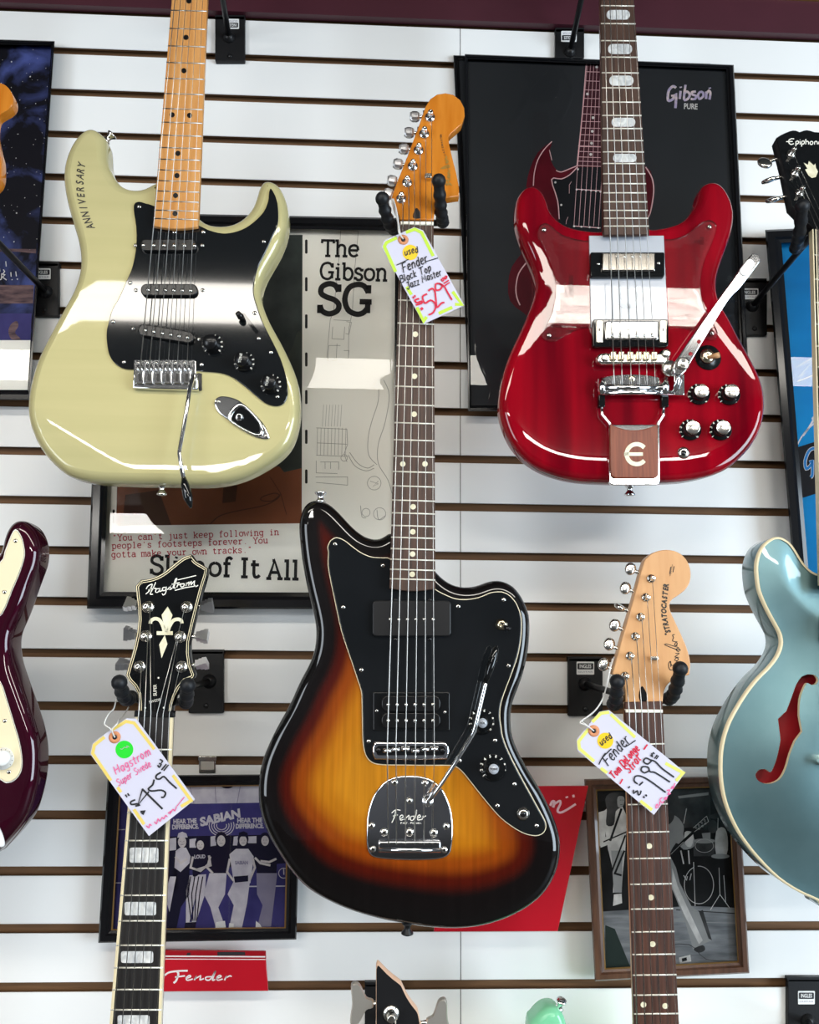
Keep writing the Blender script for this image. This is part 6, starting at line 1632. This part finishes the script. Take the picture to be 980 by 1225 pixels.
def picture_stage():
    pl = Pl(0.016, tx=1.0, piv=(800, 1170)); C = K(690, 910, 4.373)

    def art(b, pl, h, inner):
        s = 0.0002; q = h + 2 * s
        b.m('bw_black').poly(inner, pl, h)
        b.m('bw_floor').poly(C(120, 790, 600, 760, 840, 770, 860, 1070, 140, 1100), pl, h + s)
        b.m('bw_green').poly(C(150, 860, 200, 880, 290, 1100, 150, 1100), pl, h + 2 * s)
        scrib(b, 'bw_mid', [(C(480, 840, 845, 850), 0.8, 0), (C(480, 950, 600, 940), 0.5, 0)], pl, q)
        scrib(b, 'bw_dark', [(C(520, 780, 845, 800), 1.2, 0), (C(420, 970, 590, 962, 680, 1040, 850, 1048), 0.8, 3)], pl, q)
        # amps and curtain at the back
        b.m('bw_dark').poly(C(480, 150, 700, 150, 700, 340, 480, 360), pl, h + s); b.m('bw_mid').poly(C(530, 185, 690, 165, 690, 180, 535, 198), pl, q)
        # left guitarist
        b.m('bw_light').poly(C(135, 270, 170, 240, 240, 240, 262, 290, 255, 470, 165, 470), pl, q); b.poly(C(165, 465, 255, 465, 240, 600, 235, 690, 190, 690, 195, 590), pl, q)
        b.m('bw_mid').poly(C(180, 470, 240, 470, 236, 690, 195, 690), pl, q + s)
        b.m('bw_dark').poly(S(C(150, 200, 175, 170, 215, 162, 250, 172, 260, 215, 240, 240, 205, 265, 195, 335, 155, 335, 158, 260), 3), pl, q + 2 * s)
        b.m('bw_mid').poly(S(C(215, 190, 245, 188, 250, 215, 236, 245, 215, 238), 3), pl, q + 3 * s); b.m('bw_black').stroke(C(226, 206, 234, 206), 0.5, pl, q + 4 * s); b.stroke(C(240, 206, 246, 207), 0.5, pl, q + 4 * s); b.stroke(C(228, 230, 240, 230), 0.5, pl, q + 4 * s)
        b.m('bw_light').poly(C(115, 270, 150, 260, 150, 420, 120, 450), pl, q + s); b.poly(C(195, 700, 235, 695, 238, 745, 190, 760), pl, q)
        b.m('bw_light').poly(C(120, 420, 150, 400, 265, 350, 268, 375, 165, 440, 125, 455), pl, q + 3 * s)
        scrib(b, 'bw_black', [(C(235, 250, 175, 420), 2.6, 0), (C(140, 425, 262, 372), 1.6, 0), (C(255, 390, 180, 590), 2.0, 0), (C(250, 470, 200, 590, 235, 600), 2.4, 0)], pl, q + 4 * s)
        # right guitarist: hair, arm, guitar neck, flared jeans
        b.m('bw_mid').poly(S(C(470, 300, 520, 290, 560, 340, 560, 400, 612, 400, 612, 450, 560, 465, 520, 430, 470, 500), 3), pl, q)
        b.m('bw_dark').poly(S(C(470, 190, 500, 190, 512, 260, 505, 310, 470, 330), 3), pl, q + s)
        b.m('bw_light').poly(S(C(565, 375, 600, 372, 612, 400, 600, 450, 570, 440), 3), pl, q + 2 * s)
        scrib(b, 'bw_black', [(C(480, 500, 560, 420, 615, 370), 3.4, 0)], pl, q + 3 * s)
        b.m('bw_black').poly(C(605, 350, 680, 285, 692, 320, 615, 375), pl, q + 3 * s)
        scrib(b, 'bw_light', [(C(492, 490, 560, 425), 0.5, 0), (C(610, 352, 680, 290, 690, 318, 616, 372), 0.6, 0)] + [(circ(*C(x, y)[0], 1.1, 8), 0.4, 0) for x, y in ((625, 350), (640, 338), (655, 325), (670, 312), (640, 355), (658, 342), (674, 328))], pl, q + 4 * s)
        b.m('bw_mid').poly(C(490, 500, 520, 560, 540, 640, 600, 760, 640, 790, 705, 940, 660, 960, 610, 990, 570, 850, 520, 720, 485, 640), pl, q)
        b.m('bw_light').poly(C(500, 560, 530, 660, 590, 790, 660, 940, 640, 960, 560, 800, 500, 660), pl, q + s)
        b.m('bw_dark').poly(S(C(612, 985, 660, 965, 672, 990, 640, 1005), 3), pl, q + s); b.poly(C(640, 790, 660, 780, 708, 940, 690, 930), pl, q + s)
        # drum kit
        b.m('bw_dark').poly(C(610, 420, 725, 410, 722, 500, 612, 500), pl, q - s); b.m('bw_mid').poly(circ(*C(668, 420)[0], 13, 20, 3), pl, q); b.m('bw_mid').poly(circ(*C(752, 500)[0], 11, 18, 3), pl, q)
        b.m('bw_black').poly(circ(*C(640, 650)[0], 18, 30, 23), pl, q)
        scrib(b, 'bw_light', [([(C(640, 650)[0][0] + 17.5 * math.cos(rad(a)), C(640, 650)[0][1] + 22.5 * math.sin(rad(a))) for a in range(-95, 250, 8)], 0.8, 0), (circ(*C(668, 445)[0], 11, 20, 8) + [(C(668, 445)[0][0] + 11, C(668, 445)[0][1])], 0.5, 0), (C(560, 330, 575, 250), 0.8, 0), (C(480, 640, 500, 760), 0.5, 0), (C(612, 530, 620, 760), 0.8, 0), (C(545, 470, 560, 540), 1.6, 0), (C(585, 470, 590, 540), 1.6, 0), (C(740, 300, 735, 480), 0.7, 0), (C(745, 560, 750, 700, 700, 780), 0.8, 0), (C(750, 700, 800, 770), 0.8, 0), (C(770, 600, 780, 740), 0.7, 0), (C(560, 600, 575, 625, 580, 605), 1, 0), (C(600, 590, 592, 625), 1, 0)], pl, q + s)
        b.m('bw_light').poly(S(C(730, 370, 770, 350, 790, 400, 785, 490, 730, 490), 3), pl, q - s); b.m('bw_dark').poly(circ(*C(712, 345)[0], 6, 14, 8), pl, q); b.poly(S(C(690, 290, 740, 275, 760, 295, 720, 305), 3), pl, q + s); b.m('bw_mid').poly(C(655, 380, 700, 375, 700, 410, 660, 405), pl, q)
        b.m('bw_light').poly(C(535, 1030, 595, 1015, 600, 1050, 540, 1062), pl, q); b.m('bw_black').poly(C(550, 1035, 575, 1028, 578, 1045, 552, 1052), pl, q + s)
        scrib(b, 'bw_light', [(inner + inner[:1], 0.8, 0)], pl, q)
    return frame('framed_photo', 'brown wood-framed black and white stage photo behind the rosewood neck', 'framed photo',
                 [(699, 932), (884, 928), (896.7, 1164.3), (711.7, 1174)], [(713, 944.5), (872, 940), (884, 1151.5), (723.5, 1160)], pl, 0.018, 'wood_frame', art, lip='gilt')


# ================================================================== signs and small fittings
def sign_small():
    pl = Pl(0.030); C = K(110, 900, 3.77)
    root = thing('brand_sign', 'small red acrylic sign with white script lettering under the band photo', 'sign', pl.P(255, 1186), 'red signs on the slat wall')
    b = B('red_sign').plate([(150, 1147), (318, 1147.5), (321, 1185.3), (150, 1186.3)], pl, 0.0, 0.003, bf=0.0005, seg=1); part('face', b, root)
    b = B('red_sign_dark').plate([(150, 1136.5), (318, 1138), (318.3, 1147), (150, 1147)], pl, -0.002, 0.001, bf=0.0004, seg=1)
    part('folded_top', b, root)
    b = B('sign_white').stroke([(150, 1143.6), (317.5, 1144.6)], 1.6, pl, 0.0014); b.stroke([(150, 1147), (318, 1147.8)], 0.9, pl, 0.0033)
    b.m('ink').poly(C(566, 900, 690, 900, 692, 915, 566, 917), pl, 0.0013); b.poly(C(430, 905, 445, 903, 443, 915, 426, 916), pl, 0.0013)
    part('edge_line', b, root)
    b = B('sign_white')
    for q, w_, k in ((C(328, 1006, 350, 992, 395, 986, 432, 985), 2.2, 4), (C(385, 990, 390, 1000, 380, 1030, 368, 1040), 2.4, 3), (C(375, 1014, 420, 1008), 1.8, 0), (C(425, 1020, 445, 1012, 440, 1006, 426, 1016, 430, 1028, 455, 1022), 1.6, 4), (C(462, 1028, 470, 1010, 468, 1020, 490, 1008, 488, 1026, 505, 1020), 1.6, 3),
                     (C(540, 1012, 515, 1014, 515, 1026, 534, 1024, 558, 985), 1.6, 4), (C(558, 985, 544, 1026, 556, 1024), 1.8, 3), (C(560, 1020, 582, 1012, 576, 1006, 563, 1016, 568, 1028, 590, 1022), 1.6, 4), (C(598, 1028, 606, 1010, 606, 1016, 622, 1008, 630, 1012), 1.7, 3)):
        b.stroke(q, w_, pl, 0.0033, k)
    part('lettering', b, root, 'white script lettering')


def sign_large():
    pl = Pl(0.050); C = K(490, 870, 4.9)
    root = thing('brand_sign', 'large slanted red sign behind the sunburst guitar, end of its white script showing', 'sign', pl.P(600, 1114), 'red signs on the slat wall')
    part('face', B('red_sign').plate([(545, 941.5), (704, 940.2), (667.5, 1114), (519, 1114.5)], pl, 0.0, 0.004, bf=0.0006, seg=1), root)
    b = B('print_pinkline')
    for q, w_, k in ((C(825, 460, 838, 435, 850, 440, 842, 470), 3.0, 3), (C(850, 450, 880, 432, 885, 448, 868, 488, 885, 500, 920, 485, 975, 450), 2.6, 4), (C(955, 405, 968, 402), 3.2, 0), (C(915, 412, 930, 408), 2.0, 0),
                     (C(800, 470, 780, 450, 770, 480, 800, 490), 2.6, 3)):
        b.stroke(q, w_, pl, 0.0044, k)
    part('lettering', b, root, 'pale pink script lettering')


def picture_hook():
    pl = Pl(0.0)
    b = B('nickel').plate(rr(237, 905, 259, 910, 1), pl, 0.0, 0.004, bf=0.0006); b.plate(rr(238, 909, 258, 925, 1), pl, 0.0005, 0.0025, bf=0.0006)
    b.m('satin_nickel').plate(rr(240, 911, 256, 921, 1), pl, 0.0025, 0.0032, bf=0.0004)
    solo('picture_hook', b, 'small bent metal hook above the band photo', 'hook')


def hangers():
    gc, gr, gs, gm = Pl(0.28), Pl(0.26), Pl(0.25), Pl(0.235)
    hanger('black wall hanger with arm running up to the champagne guitar neck, top left', (257.5, 20, 293, 73.5), (274, 45), (246, -128, gc, -0.045),
           [((182, -158), (189, -126), gc, 0.035, -0.03), ((284, -146), (280, -112), gc, 0.045, -0.03)], (270, 22.5, 286, 34.5), True)
    hanger('black wall hanger above the black poster, arm running up to the cherry guitar', (664.5, 35, 699, 69.5), (682, 62), (728, -150, gr, -0.05),
           [((692, -168), (698, -136), gr, 0.035, -0.03), ((772, -168), (768, -136), gr, 0.035, -0.03)], (671.5, 37, 690, 50), True)
    hanger('black wall hanger cradling the amber headstock of the sunburst guitar', (486, 318, 520, 370), (504, 340), (500, 258, gs, -0.05),
           [((457.6, 238), (471, 274), gs, 0.030, -0.022), ((525, 216.5), (530, 266), gs, 0.036, -0.024)])
    hanger('black wall hanger cradling the black lily headstock', (225.5, 779, 267.5, 853), (250, 815), (185, 836, gm, -0.045),
           [((142.8, 816.5), (157, 834), gm, 0.035, -0.028), ((224.7, 820), (222, 838), gm, 0.035, -0.028)])
    hanger('black wall hanger with white sticker cradling the pale maple headstock', (680, 787.5, 721, 856.5), (700, 818), (765, 838, gm, -0.045),
           [((738.6, 815.5), (734, 842), gm, 0.030, -0.022), ((814, 800), (800, 836), gm, 0.030, -0.022)], (690, 791.5, 711, 807))
    hanger('black wall hanger beside the blue poster holding the pale blue guitar headstock', (888, 335, 917.5, 401), (900, 366), (970, 284, Pl(0.245), -0.045),
           [((960, 247), (952, 297), Pl(0.245), 0.052, -0.030), ((1042, 250), (1042, 297), Pl(0.245), 0.050, -0.030)], (886, 345, 907.5, 358))
    hanger('black wall hanger at the left edge beside the starry poster', (37, 315, 70, 378.5), (55, 349), (-20, 272, Pl(0.25), -0.045),
           [((-46, 222), (-42, 250), Pl(0.25), 0.030, -0.022), ((8, 236), (4, 262), Pl(0.25), 0.004, -0.03)][:0], (39, 321, 60.5, 334))
    hanger('black wall hanger with white sticker in the bottom right corner', (942.5, 1171, 985, 1250), (967, 1222), (990, 1262, gm, -0.03), [], (955, 1185.5, 975, 1201.5))
    hanger('black wall hanger behind the bass headstock', (436.5, 1177, 480, 1250), (458, 1215), (470, 1300, gm, -0.03), [])


def tags():
    T = K(440, 250, 6.125); pl = Pl(0.25 + 0.022, tz=3, piv=(500, 330))
    out = T(102, 276, 122, 231, 340, 133, 407, 157, 708, 706, 410, 843)
    W = [('ink', 1.0, T(210, 412, 300, 368), 0), ('ink', 1.0, T(430, 384, 515, 358), 0),
         ('ink_red', 1.8, T(332, 640, 336, 656), 0), ('ink_red', 1.8, T(344, 630, 348, 646), 0), ('ink_red', 2.0, T(378, 656, 346, 668, 362, 686, 392, 676, 396, 690, 352, 704), 3), ('ink_red', 3.4, T(390, 724, 402, 738), 0), ('ink_red', 2.0, T(436, 622, 402, 642, 420, 690, 460, 668, 492, 690, 496, 728, 476, 762, 446, 776), 3), ('ink_red', 2.0, T(444, 600, 474, 582, 494, 610, 500, 660, 508, 720, 540, 690, 562, 684), 3),
         ('ink_red', 2.0, T(520, 545, 498, 552, 500, 592, 530, 590, 546, 562, 518, 542, 560, 566, 585, 610, 618, 666), 3), ('ink_red', 1.6, T(538, 512, 550, 528, 560, 508, 545, 506), 3), ('ink_red', 1.6, T(562, 498, 572, 512, 580, 494, 566, 492), 3), ('ink_red', 1.5, T(556, 546, 594, 522), 0), ('ink_red', 1.5, T(564, 562, 602, 538), 0)]
    W += hand('used', *T(272, 345)[0], 7.5, 17, 'ink', 1.2) + hand('Fender', *T(258, 468)[0], 11, 22, 'ink', 1.25, sx=0.86) + hand('Black Top', *T(240, 545)[0], 8.5, 22, 'ink', 1.1, sx=0.92) + hand('Jazz Master', *T(290, 592)[0], 8.0, 23, 'ink', 1.1, sx=0.88)
    E_ = [T(205, 460, 122, 275, 138, 246, 214, 210), T(280, 172, 345, 148, 394, 172, 480, 345), T(285, 570, 320, 628), T(360, 720, 410, 822, 432, 790), T(520, 765, 620, 720), T(622, 605, 690, 700, 640, 698)]
    price_tag('price tag with yellow dot and red price on the sunburst guitar', out, T(260, 226)[0], pl, E_, 'marker_lime', (*T(312, 318)[0], 9.2), 'sticker_yellow', W,
              [[(482.5, 286, 0.002), (479, 280, 0.006), (477, 268, 0.004), (474, 250, -0.004), (470.5, 238, -0.012)], [(482.5, 286, 0.002), (477.5, 279, 0.006), (476, 266, 0.0), (472, 248, -0.008), (469.5, 238, -0.012)]])
    T = K(680, 820, 6.125); pl = Pl(0.235 + 0.018, tz=-3, piv=(755, 910))
    out = T(298, 180, 228, 193, 60, 398, 66, 475, 628, 948, 858, 638)
    W = [('ink', 1.4, T(224, 580, 250, 530, 316, 464), 3), ('ink', 1.3, T(410, 452, 440, 438, 494, 402), 3),
         ('ink_red', 1.8, T(580, 432, 554, 470), 0), ('ink_red', 1.8, T(398, 686, 378, 722), 0),
         ('ink', 1.4, T(438, 744, 446, 754), 0), ('ink', 1.4, T(446, 738, 452, 748), 0), ('ink', 1.6, T(478, 764, 480, 790, 506, 772, 512, 800, 526, 796, 534, 770), 3), ('ink', 2, T(548, 812, 560, 824), 0), ('ink', 2, T(566, 800, 576, 812), 0),
         ('ink', 1.9, T(508, 722, 484, 700, 490, 668, 530, 664, 600, 700, 714, 784), 4), ('ink', 1.9, T(520, 732, 548, 706), 0), ('ink', 1.9, T(596, 622, 560, 640, 534, 620, 546, 596, 586, 600, 600, 632, 640, 640, 746, 708), 4), ('ink', 1.9, T(612, 550, 582, 576, 552, 556, 568, 532, 600, 544, 640, 560, 690, 610, 776, 672), 4), ('ink', 1.8, T(604, 510, 616, 520, 612, 496), 3), ('ink', 1.8, T(620, 490, 632, 502), 0), ('ink', 1.5, T(632, 536, 652, 508), 0), ('ink', 1.5, T(644, 540, 662, 514), 0),
         ('ink_pink', 1.2, T(640, 892, 650, 870, 660, 890, 640, 900), 3), ('ink_pink', 1.2, T(668, 850, 672, 880), 0), ('ink_pink', 1.2, T(690, 820, 672, 838, 690, 862, 700, 846), 3), ('ink_pink', 1.2, T(702, 838, 712, 820, 716, 836, 726, 812), 3), ('ink_pink', 1.2, T(722, 770, 744, 766, 730, 800, 752, 790), 3), ('ink_pink', 1.2, T(752, 760, 764, 740, 768, 756, 782, 716), 3)]
    W += hand('used', *T(244, 446)[0], 7.5, 40, 'ink', 1.2) + hand('Fender', *T(290, 596)[0], 13, 47, 'ink', 1.35, sx=0.9) + hand('Tom DeLonge', *T(335, 690)[0], 9.0, 50, 'ink_red', 1.5, sx=0.76) + hand('Strat', *T(445, 652)[0], 9.5, 50, 'ink_red', 1.5, sx=0.9)
    E_ = [T(190, 556, 82, 462, 76, 410, 150, 318), T(176, 268, 240, 204, 300, 196), T(310, 210, 490, 380), T(238, 606, 285, 640), T(528, 846, 614, 912), T(712, 570, 842, 640, 790, 700)]
    price_tag('price tag with yellow dot and black price on the rosewood neck', out, T(187, 333)[0], pl, E_, 'marker_yellow', (*T(272, 405)[0], 9.6), 'sticker_yellow', W,
              [[(710.5, 874.4, 0.002), (702, 868, 0.006), (694, 864, 0.004), (708, 854, 0.0), (718, 842, -0.006), (724, 828, -0.010), (730, 800, -0.018), (735, 786, -0.024)], [(710.5, 874.4, 0.002), (700, 866, 0.006), (697, 862, 0.002), (712, 850, 0.0), (722, 834, -0.008), (728, 810, -0.016), (733, 788, -0.022)]])
    T = K(90, 800, 6.125); pl = Pl(0.235 + 0.018, tz=2, piv=(170, 930))
    out = T(375, 363, 447, 366, 878, 958, 540, 1226, 108, 622, 128, 545)
    W = [('print_line', 0.8, T(330, 585, 345, 590, 360, 575, 380, 580, 378, 566, 396, 575), 3),
         ('ink', 1.6, T(368, 922, 380, 942), 0), ('ink', 1.6, T(384, 912, 396, 932), 0), ('ink', 2.0, T(440, 960, 408, 975, 412, 995, 452, 990, 470, 1000, 440, 1006), 3), ('ink', 3.2, T(478, 1050, 504, 1046, 492, 1068), 0), ('ink', 2.0, T(494, 880, 458, 1000, 540, 900), 0), ('ink', 2.4, T(490, 880, 640, 1028), 0),
         ('ink', 2.1, T(578, 812, 568, 850, 536, 880, 560, 896, 630, 890, 662, 910, 650, 940, 630, 942), 3), ('ink', 2.1, T(628, 760, 596, 780, 594, 804, 620, 808, 650, 790, 690, 830, 744, 878), 3), ('ink', 1.8, T(604, 706, 616, 722, 630, 700, 614, 694), 3), ('ink', 1.8, T(620, 664, 640, 676, 630, 690), 3), ('ink', 1.6, T(632, 742, 668, 698), 0), ('ink', 1.6, T(648, 748, 684, 704), 0),
         ('ink_pink', 1.3, T(520, 1150, 540, 1165, 545, 1140, 560, 1150), 3), ('ink_pink', 1.2, T(580, 1120, 596, 1136, 606, 1100, 622, 1118, 636, 1090, 650, 1100, 662, 1074, 676, 1086), 3), ('ink_pink', 1.2, T(680, 1060, 700, 1045, 694, 1066, 716, 1030, 730, 1042, 742, 1010), 3), ('ink_pink', 1.0, T(744, 1008, 800, 940), 0)]
    W += hand('Hagstrom', *T(298, 782)[0], 10, 31, 'ink_pink', 1.2, sx=1.0) + hand('Super Swede', *T(312, 862)[0], 8, 31, 'ink_pink', 1.0, sx=0.9)
    E_ = [T(262, 820, 128, 620, 140, 560, 215, 500), T(268, 448, 372, 386, 432, 398, 580, 590), T(310, 868, 335, 905), T(430, 1030, 505, 1140), T(715, 780, 850, 965, 775, 1010)]
    price_tag('price tag with green dot on the block-inlaid neck', out, T(290, 502)[0], pl, E_, 'marker_amber', (*T(360, 592)[0], 10.6), 'sticker_green', W,
              [[(137.3, 882, 0.002), (132, 872, 0.006), (125, 866, 0.005), (130, 854, 0.0), (136, 848, -0.018), (139, 838, -0.034), (143, 828, -0.046)], [(137.3, 882, 0.002), (134, 873, 0.006), (140, 866, 0.004), (142, 860, -0.012), (147, 857, -0.036), (154, 846, -0.052)]])


# ================================================================== build, largest first
build_room()
guitar_champagne(); guitar_cherry(); guitar_sunburst(); guitar_blue(); guitar_burgundy(); guitar_lily(); guitar_maple(); bass_black(); guitar_mint()
poster_silver(); poster_black(); poster_hidden(); poster_space(); poster_blue(); picture_band(); picture_stage()
sign_large(); sign_small(); picture_hook()
hangers(); tags()
